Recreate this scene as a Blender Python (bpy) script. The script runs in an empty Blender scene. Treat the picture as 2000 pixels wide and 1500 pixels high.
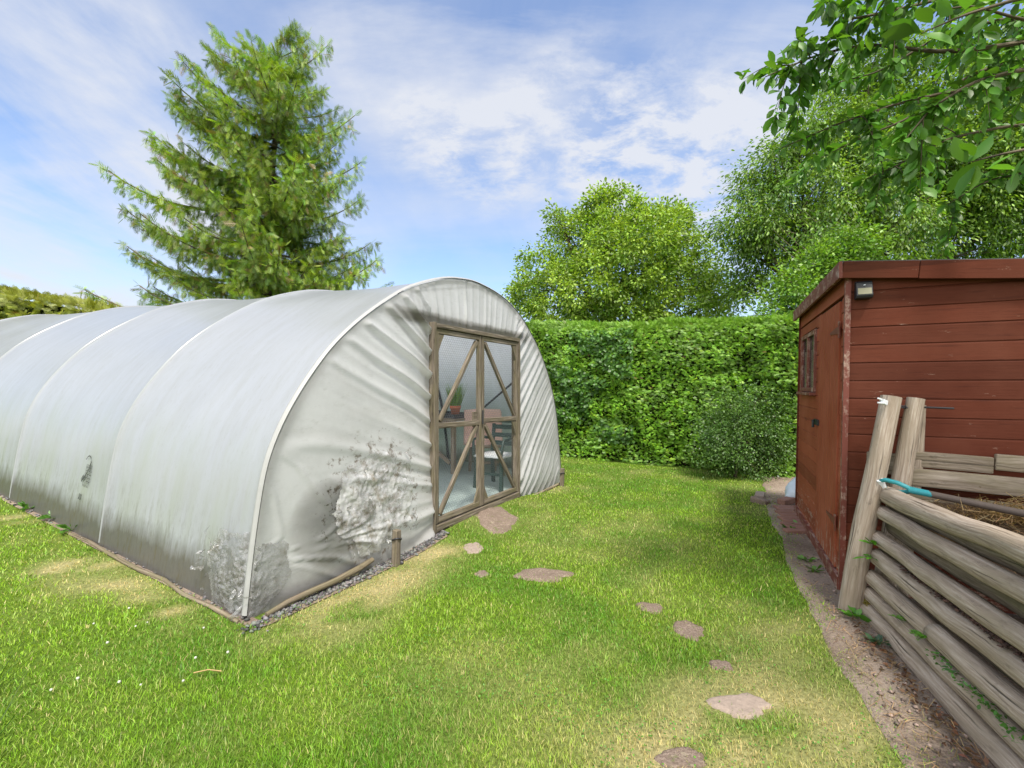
SKY_S = .10; SUN_S = 2.3; EXPO = 1.42
SKYTINT = (.84, .88, .95); CLOUDC = (3.05, 3.15, 3.4); CLOUDFILL = (9.0, 9.0, 9.1)
import bpy, math, random
import numpy as np
from mathutils import Vector, Matrix
R_ = math.radians
random.seed(7)
rng = np.random.default_rng(11)
scene = bpy.context.scene
COL = scene.collection

# ------------------------------------------------------------------ helpers
def A(*v): return np.array(v, dtype=float)
def unit(v):
    v = np.asarray(v, float)
    return v/np.maximum(np.linalg.norm(v, axis=-1, keepdims=True), 1e-9)
def hash2(ix, iy, seed):
    h = (ix.astype(np.int64)*374761393 + iy.astype(np.int64)*668265263 + seed*1442695041) & 0x7fffffff
    h = ((h ^ (h >> 13))*1274126177) & 0x7fffffff
    return ((h ^ (h >> 16)) & 0xffff)/65535.0
def vn(x, y, seed=0):
    x = np.asarray(x, float); y = np.asarray(y, float)
    x, y = np.broadcast_arrays(x, y)
    ix = np.floor(x); iy = np.floor(y); fx = x-ix; fy = y-iy
    fx = fx*fx*(3-2*fx); fy = fy*fy*(3-2*fy)
    a = hash2(ix, iy, seed); b = hash2(ix+1, iy, seed); c = hash2(ix, iy+1, seed); d = hash2(ix+1, iy+1, seed)
    return (a*(1-fx)+b*fx)*(1-fy)+(c*(1-fx)+d*fx)*fy
def fbm(x, y, seed=0, o=4):
    s = 0; a = .5; f = 1.0; t = 0
    for i in range(o):
        s = s+a*vn(np.asarray(x)*f+i*17.3, np.asarray(y)*f-i*9.1, seed+i); t += a; a *= .5; f *= 2.03
    return s/t
def sstep(a, b, x):
    t = np.clip((np.asarray(x, float)-a)/(b-a), 0, 1); return t*t*(3-2*t)

def props(o, label=None, cat=None, group=None, kind=None):
    if label: o['label'] = label
    if cat: o['category'] = cat
    if group: o['group'] = group
    if kind: o['kind'] = kind
    return o
def thing(name, label, cat, loc=(0, 0, 0), group=None):
    o = bpy.data.objects.new(name, None); COL.objects.link(o)
    o.location = Vector([float(c) for c in loc]); o.empty_display_size = .2
    return props(o, label, cat, group)
def adopt(o, parent):
    if parent is not None:
        o.parent = parent; o.matrix_parent_inverse = parent_world(parent).inverted()
def parent_world(p):
    m = p.matrix_basis.copy()
    if p.parent is not None: m = parent_world(p.parent) @ p.matrix_parent_inverse @ m
    return m
def link(name, me, mat, parent=None):
    o = bpy.data.objects.new(name, me); COL.objects.link(o)
    if mat is not None: me.materials.append(mat)
    adopt(o, parent)
    return o
def np_obj(name, V, F, mat, parent=None, col=None, smooth=False, uv=None, pcol=None):
    V = np.ascontiguousarray(V, np.float32); F = np.ascontiguousarray(F, np.int32)
    me = bpy.data.meshes.new(name); n, k = F.shape
    me.vertices.add(len(V)); me.vertices.foreach_set('co', V.ravel())
    me.loops.add(n*k); me.loops.foreach_set('vertex_index', F.ravel())
    me.polygons.add(n); me.polygons.foreach_set('loop_start', np.arange(0, n*k, k, dtype=np.int32))
    me.update(calc_edges=True)
    if smooth: me.polygons.foreach_set('use_smooth', np.ones(n, bool))
    if col is not None:
        c = np.ones((n, 4), np.float32); c[:, :3] = col
        me.attributes.new('col', 'FLOAT_COLOR', 'FACE').data.foreach_set('color', c.ravel())
    if pcol is not None:
        c = np.ones((len(V), 4), np.float32); c[:, :3] = pcol
        me.attributes.new('col', 'FLOAT_COLOR', 'POINT').data.foreach_set('color', c.ravel())
    if uv is not None:
        l = me.uv_layers.new(name='UVMap'); l.data.foreach_set('uv', np.ascontiguousarray(uv[F.ravel()], np.float32).ravel())
    return link(name, me, mat, parent)
def grid_faces(nu, nv, wrap=False):
    i = np.arange(nu-1)[:, None]; j = np.arange(nv if wrap else nv-1)[None, :]
    jn = (j+1) % nv
    return np.stack([i*nv+j, (i+1)*nv+j, (i+1)*nv+jn, i*nv+jn], -1).reshape(-1, 4)

class MB:
    def __init__(s): s.v = []; s.f = []; s.uv = []; s.off = 0; s.sm = []
    def add(s, V, F, UV=None, smooth=False):
        n = len(s.v); s.v += [tuple(map(float, p)) for p in V]
        for q, f in enumerate(F):
            s.f.append([n+i for i in f]); s.sm.append(smooth)
            s.uv.append(UV[q] if UV else [(0, 0)]*len(f))
        return s
    def bar(s, p0, p1, w, h, up=(0, 0, 1), taper=1.0):
        p0 = A(*p0); p1 = A(*p1); d = unit(p1-p0); x = np.cross(d, A(*up))
        if np.linalg.norm(x) < 1e-6: x = np.cross(d, A(0, 1, 0))
        x = unit(x); z = np.cross(x, d); L = np.linalg.norm(p1-p0); s.off += 3.37
        V = []
        for p, k in ((p0, 1), (p1, taper)):
            for a, b in ((-1, -1), (1, -1), (1, 1), (-1, 1)): V.append(p+x*a*w/2*k+z*b*h/2*k)
        F = [(3, 2, 1, 0), (4, 5, 6, 7)]; UV = [[(s.off+a*.01, b*.05+s.off) for a, b in ((0, 0), (1, 0), (1, 1), (0, 1))]]*2
        for i in range(4):
            j = (i+1) % 4; F.append((i, j, 4+j, 4+i)); c = s.off+i*.31; ww = w if i % 2 == 0 else h
            UV.append([(s.off, c), (s.off, c+ww), (s.off+L, c+ww), (s.off+L, c)])
        return s.add(V, F, UV)
    def box(s, c, sx, sy, sz, ax=(1, 0, 0), ay=(0, 1, 0), az=(0, 0, 1)):
        c = A(*c); ax = unit(ax)*sx/2; L = ax
        return s.bar(c-ax, c+ax, sy, sz, az)
    def tube(s, pts, rad, n=10, cap=True, nz=0, seed=0, smooth=True, dent=0):
        P = [A(*p) for p in pts]; m = len(P); s.off += 2.71
        if np.isscalar(rad): rad = [rad]*m
        V = []; ln = [0]
        for i in range(1, m): ln.append(ln[-1]+np.linalg.norm(P[i]-P[i-1]))
        d0 = unit(P[1]-P[0]); x = np.cross(d0, A(0, 0, 1))
        if np.linalg.norm(x) < .05: x = np.cross(d0, A(0, 1, 0))
        x = unit(x)
        for i in range(m):
            d = unit(P[min(i+1, m-1)]-P[max(i-1, 0)]); x = unit(x-d*np.dot(x, d)); y = np.cross(d, x)
            for j in range(n):
                a = 2*math.pi*j/n; r = rad[i]
                if nz: r *= 1+nz*(2*float(fbm(ln[i]*3.1+seed*7.7, j*.9 if j <= n/2 else (n-j)*.9, seed, 2))-1)
                V.append(P[i]+(x*math.cos(a)+y*math.sin(a))*r)
        F = []; UV = []; pr = 2*math.pi*max(rad)
        for i in range(m-1):
            for j in range(n):
                k = (j+1) % n; F.append((i*n+j, i*n+k, (i+1)*n+k, (i+1)*n+j))
                u0 = s.off+ln[i]; u1 = s.off+ln[i+1]; v0 = s.off+pr*j/n; v1 = s.off+pr*(j+1)/n
                UV.append([(u0, v0), (u0, v1), (u1, v1), (u1, v0)])
        s.add(V, F, UV, smooth)
        if cap:
            for i, rev in ((0, True), (m-1, False)):
                ring = V[i*n:(i+1)*n]; c = P[i]
                VV = list(ring)+[c]; FF = []; UU = []
                for j in range(n):
                    k = (j+1) % n
                    FF.append((k, j, n) if rev else (j, k, n)); UU.append([(s.off+.02*math.cos(j), s.off), (s.off+.02*math.cos(k), s.off+.02), (s.off, s.off+.01)])
                s.add(VV, FF, UU)
        return s
    def lathe(s, prof, c=(0, 0, 0), n=20, smooth=True):
        V = []; m = len(prof)
        for r, z in prof:
            for j in range(n):
                a = 2*math.pi*j/n; V.append((c[0]+r*math.cos(a), c[1]+r*math.sin(a), c[2]+z))
        F = [(i*n+j, i*n+(j+1) % n, (i+1)*n+(j+1) % n, (i+1)*n+j) for i in range(m-1) for j in range(n)]
        return s.add(V, F, None, smooth)
    def prism(s, poly, z0, z1):
        n = len(poly)
        V = [(x, y, z0) for x, y in poly]+[(x, y, z1) for x, y in poly]
        F = [tuple(range(n-1, -1, -1)), tuple(range(n, 2*n))]+[(i, (i+1) % n, n+(i+1) % n, n+i) for i in range(n)]
        return s.add(V, F)
    def quad(s, a, b, c, d): return s.add([a, b, c, d], [(0, 1, 2, 3)], [[(0, 0), (1, 0), (1, 1), (0, 1)]])
    def build(s, name, mat, parent=None, bevel=0):
        me = bpy.data.meshes.new(name); me.from_pydata(s.v, [], s.f)
        l = me.uv_layers.new(name='UVMap'); flat = [c for f in s.uv for p in f for c in p]
        l.data.foreach_set('uv', flat); me.polygons.foreach_set('use_smooth', s.sm); me.update()
        o = link(name, me, mat, parent)
        if bevel:
            b = o.modifiers.new('bevel', 'BEVEL'); b.width = bevel; b.segments = 2; b.limit_method = 'ANGLE'
        return o

# ------------------------------------------------------------------ materials
def mat(name):
    m = bpy.data.materials.new(name); m.use_nodes = True
    nt = m.node_tree; nt.nodes.clear()
    out = nt.nodes.new('ShaderNodeOutputMaterial')
    return m, nt, out
class NT:
    def __init__(s, nt): s.nt = nt
    def __call__(s, typ, ins=None, **kw):
        n = s.nt.nodes.new('ShaderNode'+typ)
        for k, v in kw.items(): setattr(n, k, v)
        for k, v in (ins or {}).items():
            sock = n.inputs[k]
            if hasattr(v, 'is_output') or isinstance(v, bpy.types.NodeSocket): s.nt.links.new(v, sock)
            else: sock.default_value = v
        return n
    def math(s, op, a, b=0.0, c=None, clamp=False):
        n = s.nt.nodes.new('ShaderNodeMath'); n.operation = op; n.use_clamp = clamp
        for i, v in enumerate((a, b) if c is None else (a, b, c)):
            if isinstance(v, bpy.types.NodeSocket): s.nt.links.new(v, n.inputs[i])
            else: n.inputs[i].default_value = v
        return n.outputs[0]
    def mix(s, f, a, b, mode='MIX'):
        n = s.nt.nodes.new('ShaderNodeMix'); n.data_type = 'RGBA'; n.blend_type = mode
        for sock, v in ((n.inputs[0], f), (n.inputs[6], a), (n.inputs[7], b)):
            if isinstance(v, bpy.types.NodeSocket): s.nt.links.new(v, sock)
            elif isinstance(v, (int, float)): sock.default_value = v
            else: sock.default_value = (*v, 1) if len(v) == 3 else v
        return n.outputs[2]
    def ramp(s, f, stops, interp='LINEAR'):
        n = s.nt.nodes.new('ShaderNodeValToRGB'); s.nt.links.new(f, n.inputs[0]); r = n.color_ramp; r.interpolation = interp
        while len(r.elements) < len(stops): r.elements.new(.5)
        for e, (p, c) in zip(r.elements, stops):
            e.position = p; e.color = (c, c, c, 1) if isinstance(c, (int, float)) else (*c, 1)
        return n.outputs[0]
    def noise(s, vec, scale, detail=4, rough=.55, dist=0):
        n = s.nt.nodes.new('ShaderNodeTexNoise'); n.inputs['Scale'].default_value = scale
        n.inputs['Detail'].default_value = detail; n.inputs['Roughness'].default_value = rough; n.inputs['Distortion'].default_value = dist
        if vec is not None: s.nt.links.new(vec, n.inputs['Vector'])
        return n.outputs[0]
    def mapping(s, vec, scale=(1, 1, 1), rot=(0, 0, 0), loc=(0, 0, 0)):
        n = s.nt.nodes.new('ShaderNodeMapping'); s.nt.links.new(vec, n.inputs['Vector'])
        n.inputs['Scale'].default_value = scale; n.inputs['Rotation'].default_value = rot; n.inputs['Location'].default_value = loc
        return n.outputs[0]
    def bump(s, h, strength=.3, dist=.01):
        n = s.nt.nodes.new('ShaderNodeBump'); n.inputs['Strength'].default_value = strength; n.inputs['Distance'].default_value = dist
        s.nt.links.new(h, n.inputs['Height']); return n.outputs[0]
    def link(s, a, b): s.nt.links.new(a, b)

def m_plain(name, col, rough=.6, var=.25, scale=20, bump=.1, metal=0, spec=.5):
    m, nt, out = mat(name); g = NT(nt); tc = g('TexCoord').outputs['Object']
    f = g.noise(tc, scale, 5, .6); f2 = g.noise(tc, scale*.17, 3)
    c = g.mix(f, tuple(x*(1-var) for x in col), tuple(min(1, x*(1+var)) for x in col))
    c = g.mix(g.math('MULTIPLY', f2, .5), c, tuple(x*(1-var) for x in col))
    p = g('BsdfPrincipled', {'Base Color': c, 'Roughness': rough, 'Metallic': metal, 'Specular IOR Level': spec})
    if bump: g.link(g.bump(f, bump, .004), p.inputs['Normal'])
    g.link(p.outputs[0], out.inputs[0]); return m

def m_wood(name, dark, mid, light, green=None, gscale=1.0, bump=.5, rough=.85, crack=True):
    m, nt, out = mat(name); g = NT(nt); uv = g('UVMap').outputs[0]
    w = g.noise(g.mapping(uv, (1.2, 6, 1)), 2, 3, .5)
    uvd = g('VectorMath', {0: uv, 1: g('CombineXYZ', {'Y': g.math('MULTIPLY', w, .06)}).outputs[0]}, operation='ADD').outputs[0]
    gr = g.noise(g.mapping(uvd, (3*gscale, 75*gscale, 1)), 1.0, 6, .65)
    big = g.noise(g.mapping(uv, (2.2, 9, 1)), 1.0, 4, .6)
    c = g.ramp(gr, [(.25, dark), (.47, mid), (.75, light)])
    c = g.mix(g.math('MULTIPLY', g.ramp(big, [(.35, 0.0), (.7, 1.0)]), .45), c, dark)
    blot = g.noise(g.mapping(uv, (7, 16, 1)), 1.0, 5, .7)
    c = g.mix(g.ramp(blot, [(.58, 0.0), (.7, .6)]), c, tuple(x*.45 for x in dark))
    pale = g.noise(g.mapping(uv, (1.5, 14, 1), loc=(4, 8, 0)), 1.0, 4, .6)
    c = g.mix(g.ramp(pale, [(.52, 0.0), (.68, .55)]), c, light)
    if green:
        gn = g.noise(g.mapping(uv, (3, 8, 1), loc=(9, 3, 0)), 1.0, 4, .6)
        c = g.mix(g.ramp(gn, [(.42, 0.0), (.68, .75)]), c, green)
    kn = g('TexVoronoi', {'Vector': g.mapping(uv, (2.3, 7, 1), loc=(1, 2, 0)), 'Scale': 1.0, 'Randomness': 1.0}).outputs['Distance']
    c = g.mix(g.ramp(kn, [(.055, .85), (.11, 0.0)]), c, tuple(x*.45 for x in dark))
    h = gr
    if crack:
        ck = g.noise(g.mapping(uvd, (1.1, 46, 1), loc=(2, 5, 0)), 1.0, 3, .5)
        ckm = g.ramp(ck, [(.30, 1.0), (.37, 0.0)])
        c = g.mix(g.math('MULTIPLY', ckm, .8), c, tuple(x*.22 for x in dark)); h = g.math('SUBTRACT', gr, g.math('MULTIPLY', ckm, .8))
    p = g('BsdfPrincipled', {'Base Color': c, 'Roughness': rough, 'Specular IOR Level': .25})
    g.link(g.bump(h, bump, .006), p.inputs['Normal']); g.link(p.outputs[0], out.inputs[0]); return m

def m_leaf(name, trans=.35, gloss=.05, rough=.45, sat=1.0):
    m, nt, out = mat(name); g = NT(nt)
    c = g('Attribute', attribute_name='col').outputs['Color']
    tcol = g.mix(1.0, c, (1.25, 1.25, .55), 'MULTIPLY')
    d = g('BsdfDiffuse', {'Color': c}); t = g('BsdfTranslucent', {'Color': tcol})
    mx = g('MixShader', {0: trans, 1: d.outputs[0], 2: t.outputs[0]})
    gl = g('BsdfGlossy', {'Color': (1, 1, 1, 1), 'Roughness': rough})
    m2 = g('MixShader', {0: gloss, 1: mx.outputs[0], 2: gl.outputs[0]})
    g.link(m2.outputs[0], out.inputs[0]); return m

def m_film(name, end=False):
    m, nt, out = mat(name); g = NT(nt); uv = g('UVMap').outputs[0]
    sx = g('SeparateXYZ', {0: uv}); U, Vh = sx.outputs[0], sx.outputs[1]
    n1 = g.noise(uv, 1.1, 4, .6); n2 = g.noise(g.mapping(uv, (10, 4.5, 1)), 1.0, 7, .72); n3 = g.noise(uv, 34, 4, .7); n4 = g.noise(g.mapping(uv, (3.2, 1.2, 1)), 1.0, 4, .6)
    c = g.mix(n1, (.56, .555, .545), (.70, .695, .685)) if end else g.mix(n1, (.39, .405, .44), (.51, .525, .565))
    c = g.mix(g.math('MULTIPLY', g.ramp(n2, [(.42, 0.0), (.75, 1.0)]), .36), c, (.33, .33, .30))
    # fine speckled dirt
    c = g.mix(g.math('MULTIPLY', g.ramp(n3, [(.56, 0.0), (.74, 1.0)]), .26), c, (.27, .26, .22))
    if not end:
        # green algae haze on the middle of the wall (stain)
        al = g.math('MULTIPLY', g.ramp(n4, [(.38, 0.0), (.66, 1.0)]), g.ramp(Vh, [(.06, 0.0), (.18, 1.0), (.48, .55), (.62, 0.0)]))
        c = g.mix(g.math('MULTIPLY', al, .55), c, (.36, .40, .29))
        top = g.ramp(g.math('MULTIPLY', Vh, .5), [(.30, 0.0), (.60, 1.0)])
        c = g.mix(g.math('MULTIPLY', top, .22), c, (.36, .37, .40))
        # soil splash along the foot: height above ground in metres = Vh*2
        e = g.math('ADD', g.math('MULTIPLY', n2, .12), g.math('MULTIPLY', n1, .10))
        gz = g.math('SUBTRACT', g.math('ADD', e, .065), Vh)
        c = g.mix(g.math('MULTIPLY', g.ramp(gz, [(.0, 0.0), (.09, .9)]), .93), c, g.mix(n3, (.05, .047, .04), (.15, .135, .105)))
        spl = g.math('MULTIPLY', g.ramp(g.noise(g.mapping(uv, (22, 9, 1)), 1.0, 6, .75), [(.5, 0.0), (.68, 1.0)]), g.ramp(Vh, [(.08, 1.0), (.33, 0.0)]))
        c = g.mix(g.math('MULTIPLY', spl, .75), c, (.13, .115, .07))
    else:
        e = g.math('ADD', g.math('MULTIPLY', n2, .10), g.math('MULTIPLY', n1, .10))
        gz = g.math('SUBTRACT', g.math('ADD', e, .06), Vh)
        near = g.ramp(U, [(.0, 1.0), (.16, .85), (.30, .25), (1.0, .2)])
        c = g.mix(g.math('MULTIPLY', g.math('MULTIPLY', g.ramp(gz, [(.0, 0.0), (.12, 1.0)]), near), .62), c, g.mix(n3, (.09, .078, .072), (.19, .165, .15)))
    if end:
        # mud spatter round the torn place
        def spot(t0, z0, rt, rz):
            a_ = g.math('POWER', g.math('MULTIPLY_ADD', U, 4.744/rt, -t0/rt), 2.0); b_ = g.math('POWER', g.math('MULTIPLY_ADD', Vh, 2/rz, -z0/rz), 2.0)
            return g.ramp(g.math('ADD', g.math('ABSOLUTE', a_), g.math('ABSOLUTE', b_)), [(0.1, 1.0), (1.0, 0.0)])
        sp_n = g.noise(g.mapping(uv, (60, 28, 1)), 1.0, 6, .75); sp_m = spot(.98, .56, .68, .62)
        c = g.mix(g.math('MULTIPLY', g.ramp(g.math('MULTIPLY_ADD', sp_m, .16, sp_n), [(.62, 0.0), (.72, .9)]), g.ramp(sp_m, [(0.0, 0.0), (.25, 1.0)])), c, g.mix(n3, (.10, .08, .06), (.26, .20, .15)))
        damp = g.math('MULTIPLY', spot(.52, .46, .36, .34), g.ramp(g.noise(uv, 9, 3, .5), [(.25, .5), (.55, 1.0)]))
        # dirt line and algae caught above the door head
        vv = g.math('SUBTRACT', Vh, g.math('MULTIPLY_ADD', n2, .05, 1.028))
        hb = g.math('MULTIPLY', g.ramp(g.math('ADD', vv, .5), [(.44, 0.0), (.475, 1.0), (.50, 1.0), (.525, 0.0)]), g.ramp(U, [(.22, 0.0), (.30, 1.0), (.70, 1.0), (.80, 0.0)]))
        c = g.mix(g.math('MULTIPLY', hb, .85), c, g.mix(n3, (.05, .045, .035), (.17, .155, .12)))
    p = g('BsdfPrincipled', {'Base Color': c, 'Roughness': .22, 'Specular IOR Level': .6})
    bn = g.bump(g.noise(uv, 3.0, 3, .5), .15, .03); g.link(bn, p.inputs['Normal'])
    t = g('BsdfTranslucent', {'Color': g.mix(1.0, c, (1.3, 1.3, 1.3) if end else (1.62, 1.6, 1.55), 'MULTIPLY')})
    tr = g('BsdfTransparent', {'Color': (1, 1, 1, 1)})
    m1 = g('MixShader', {0: .46, 1: p.outputs[0], 2: t.outputs[0]})
    m2 = g('MixShader', {0: g.math('MULTIPLY_ADD', damp, .55, .10) if end else .1, 1: m1.outputs[0], 2: tr.outputs[0]})
    g.link((m2 if end else m1).outputs[0], out.inputs[0]); return m

M = {}
M['wood_grey'] = m_wood('weathered grey timber', (.085, .064, .047), (.24, .19, .14), (.47, .40, .325), green=(.17, .145, .08))
M['wood_door'] = m_wood('weathered door timber', (.043, .034, .026), (.14, .113, .086), (.37, .315, .25), green=(.13, .115, .055))
M['log'] = m_wood('weathered log', (.14, .105, .078), (.38, .30, .23), (.66, .575, .485), green=(.27, .215, .15), bump=.9)
M['log_dark'] = m_wood('dark log with gap shade', (.06, .045, .032), (.17, .132, .09), (.33, .28, .21), green=(.13, .12, .06), bump=.9)  # dark timber; gap shade between logs is put into the recessed logs' colour
M['bark'] = m_wood('bark', (.03, .022, .014), (.09, .07, .045), (.20, .16, .11), gscale=.5, bump=1.0)
M['soil_dark'] = m_plain('dark soil', (.03, .022, .014), .95, .5, 60, .8)
M['black_plastic'] = m_plain('black plastic', (.018, .018, .022), .45, .2)
M['steel'] = m_plain('galvanised steel', (.22, .23, .24), .45, .2, metal=.6)
M['pipe_dark'] = m_plain('dark hoop pipe', (.05, .055, .065), .5, .2, metal=.3)
M['tape'] = m_plain('cream hoop tape', (.32, .32, .31), .5, .16, 12)
M['terracotta'] = m_plain('terracotta', (.46, .13, .055), .8, .2)
M['green_plastic'] = m_plain('green plastic', (.02, .05, .042), .45, .15)
M['teal'] = m_plain('teal plastic', (.03, .27, .30), .42, .25, 50)
M['clover'] = m_plain('clover white', (.5, .5, .42), .9, .2)
M['white_plastic'] = m_plain('white plastic', (.72, .74, .76), .35, .06)
M['bag'] = m_plain('pale plastic bag', (.60, .68, .76), .3, .1)
M['pink_towel'] = m_plain('pink towel', (.66, .44, .37), .95, .12, 90, .5)
M['brick'] = m_plain('old brick', (.25, .13, .095), .9, .4, 45, .6)
m, nt, out = mat('stone slab'); g = NT(nt); tc = g('TexCoord').outputs['Object']
n1 = g.noise(tc, 90, 6, .75); n2 = g.noise(tc, 9, 5, .65); n3 = g.noise(tc, 28, 4, .6)
c = g.ramp(n1, [(.3, (.085, .060, .048)), (.5, (.22, .165, .13)), (.72, (.40, .32, .26))])
c = g.mix(g.ramp(n2, [(.40, 0.0), (.62, .75)]), c, g.mix(n1, (.10, .075, .055), (.25, .19, .15)))
c = g.mix(g.ramp(n3, [(.60, 0.0), (.70, .7)]), c, (.36, .31, .22)); c = g.mix(g.ramp(g.noise(tc, 17, 4, .7), [(.60, 0.0), (.68, .6)]), c, (.11, .14, .04))
p = g('BsdfPrincipled', {'Base Color': c, 'Roughness': 1.0, 'Specular IOR Level': .1}); g.link(g.bump(n1, .9, .012), p.inputs['Normal']); g.link(p.outputs[0], out.inputs[0]); M['stone'] = m
M['concrete'] = m_plain('pale concrete', (.30, .235, .19), .95, .45, 60, .9)
M['pebble'] = m_plain('pebble', (.26, .25, .24), .9, .5, 12, .4)
M['straw'] = m_plain('dry straw', (.42, .29, .12), .9, .35, 14, 0)
M['leaf'] = m_leaf('leaf', .38, .04, .5)
M['leaf_gloss'] = m_leaf('glossy leaf', .42, .03, .45)
M['needle'] = m_leaf('needle', .28, .04, .5)
M['grass'] = m_leaf('grass blade', .35, .02, .5)
M['film'] = m_film('polythene cover'); M['film_end'] = m_film('polythene end', True)
# ------------------------------------------------------------------ site survey (metres; camera stands at the origin, eye 1.45 m)
EYE = 1.45; FOC = 900.0; HOR = 755.0
def G(px, py, z=0.0):
    Y = FOC*(EYE-z)/(py-HOR); return A((px-1000)/FOC*Y, Y)
TN = A(-1.5966, 2.9326); TU = A(.49517, .86879); TV = A(-.86879, .49517); TL = 4.744
SLOPE = .045
def tun(t, d, z=0.0):
    t = np.asarray(t, float); d = np.asarray(d, float); z = np.asarray(z, float)
    t, d, z = np.broadcast_arrays(t, d, z)
    return np.stack([TN[0]+t*TU[0]+d*TV[0], TN[1]+t*TU[1]+d*TV[1], z+SLOPE*d], -1)
def td(x, y):
    rx = np.asarray(x)-TN[0]; ry = np.asarray(y)-TN[1]
    return rx*TU[0]+ry*TU[1], rx*TV[0]+ry*TV[1]
def zg(x, y):
    t, d = td(x, y)
    d = np.clip(d, -40, 15)
    z = SLOPE*(np.sqrt(d*d+.02)+d)/2
    z = z+.085*np.exp(-((t-2.55)/1.05)**4)*sstep(-.55, -.04, d)
    return z+.012*(fbm(np.asarray(x)*.8, np.asarray(y)*.8, 3, 2)-.5)
# edge between lawn and bare soil strip beside the shed
EDGE = np.array([G(*p) for p in ((1496, 938), (1500, 955), (1505, 985), (1528, 1040), (1545, 1100), (1590, 1180), (1640, 1290), (1720, 1400), (1795, 1500))]+[A(1.22, 1.1), A(1.0, .4)])
_o = np.argsort(EDGE[:, 1]); EDGE = EDGE[_o]
def edge_x(y):
    y = np.asarray(y, float)
    return np.interp(y, EDGE[:, 1], EDGE[:, 0])+.09*(fbm(y*3.1, y*0+5, 21, 3)-.5)

# ---- ground sheet
def axis(lo, hi, step, far):
    a = list(np.arange(lo, hi+1e-6, step)); s = step; x = hi
    while x < far: s *= 1.5; x += s; a.append(x)
    s = step; x = lo
    while x > -far: s *= 1.5; x -= s; a.insert(0, x)
    return np.array(a)
gx = axis(-14, 8, .16, 500); gy = axis(-3, 16, .16, 500)
X, Y = np.meshgrid(gx, gy, indexing='ij')
V = np.stack([X, Y, zg(X, Y)], -1).reshape(-1, 3)
m, nt, out = mat('lawn soil'); g = NT(nt); tc = g('TexCoord').outputs['Object']
n1 = g.noise(tc, 45, 6, .7); n2 = g.noise(tc, 1.3, 4, .6); n3 = g.noise(tc, 9, 4, .6)
c = g.ramp(n1, [(.3, (.04, .065, .009)), (.6, (.11, .18, .02)), (.8, (.21, .24, .055))])
c = g.mix(g.math('MULTIPLY', g('SeparateColor', {0: g('Attribute', attribute_name='col').outputs['Color']}).outputs[0], g.ramp(n1, [(.2, .4), (.6, 1.0)])), c, g.mix(n1, (.26, .19, .10), (.62, .50, .29)))
p = g('BsdfPrincipled', {'Base Color': c, 'Roughness': 1.0, 'Specular IOR Level': .1})
g.link(g.bump(n1, .8, .02), p.inputs['Normal']); g.link(p.outputs[0], out.inputs[0])
GROUND = (V, len(gx), len(gy), m)

# ---- bare soil path beside shed and log wall
ys = np.arange(.3, 7.4, .05); k = np.linspace(0, 1, 70)
X = edge_x(ys)[:, None]-.05+k[None, :]**1.3*4.2; Y = ys[:, None]+X*0
rough = .022*(fbm(X*9, Y*9, 5, 4)-.5)+.03*(fbm(X*2.2, Y*2.2, 8, 2)-.5)
V = np.stack([X, Y, zg(X, Y)+.012+np.maximum(rough, -.006)*sstep(0, .08, k)[None, :]-.01*(k[None, :] == 0)], -1).reshape(-1, 3)
m, nt, out = mat('bare soil'); g = NT(nt); tc = g('TexCoord').outputs['Object']
n1 = g.noise(tc, 70, 6, .7); n2 = g.noise(tc, 2.6, 4, .6); n3 = g.noise(g.mapping(tc, (30, 90, 30), (0, 0, .5)), 1, 4, .6)
c = g.ramp(n1, [(.28, (.10, .072, .055)), (.52, (.26, .20, .155)), (.78, (.44, .355, .285))])
c = g.mix(g.ramp(n2, [(.38, 0.0), (.62, .8)]), c, g.mix(n1, (.22, .165, .13), (.46, .38, .31)))
c = g.mix(g.ramp(g.noise(tc, 1.1, 3), [(.5, 0.0), (.66, .6)]), c, (.10, .066, .05))
c = g.mix(g.ramp(n3, [(.60, 0.0), (.7, .6)]), c, (.42, .33, .19))
p = g('BsdfPrincipled', {'Base Color': c, 'Roughness': 1.0, 'Specular IOR Level': .1})
g.link(g.bump(n1, .9, .02), p.inputs['Normal']); g.link(p.outputs[0], out.inputs[0])
M['soil'] = m
props(np_obj('path', V, grid_faces(len(ys), len(k)), m, smooth=True), kind='structure')

# ---- arch profile of the tunnel
PROF = [(-2.47, -.03), (-2.435, .3), (-2.395, .6), (-2.335, .955), (-2.23, 1.2), (-2.071, 1.45), (-1.838, 1.741), (-1.6, 1.95), (-1.339, 2.135), (-1.08, 2.30), (-.798, 2.42), (-.449, 2.535), (0, 2.595), (.453, 2.555), (.78, 2.48), (1.079, 2.353), (1.4, 2.13), (1.661, 1.90), (1.85, 1.68), (2.0, 1.45), (2.16, 1.1), (2.276, .56), (2.33, .25), (2.36, -.03)]
PROF = np.array(PROF)
def resample(P, n):
    s = np.r_[0, np.cumsum(np.linalg.norm(np.diff(P, axis=0), axis=1))]
    q = np.linspace(0, s[-1], 400); Q = np.stack([np.interp(q, s, P[:, i]) for i in range(2)], 1)
    for _ in range(60):
        Q[1:-1] = .25*Q[:-2]+.5*Q[1:-1]+.25*Q[2:]
    q2 = np.linspace(0, 399, n); return np.stack([np.interp(q2, np.arange(400), Q[:, i]) for i in range(2)], 1)
ARC = resample(PROF, 121)
tang = np.gradient(ARC, axis=0); NRM = unit(np.stack([-tang[:, 1], tang[:, 0]], 1))   # outward
HOOPS = [0, 2.12, 4.42, 6.9, 11.6]
HALF = TL/2
TUN = thing('polytunnel', 'large translucent white polytunnel with curved hoops, patched film and timber double doors', 'polytunnel', tun(HALF, 0, 0))
ds = []
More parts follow.
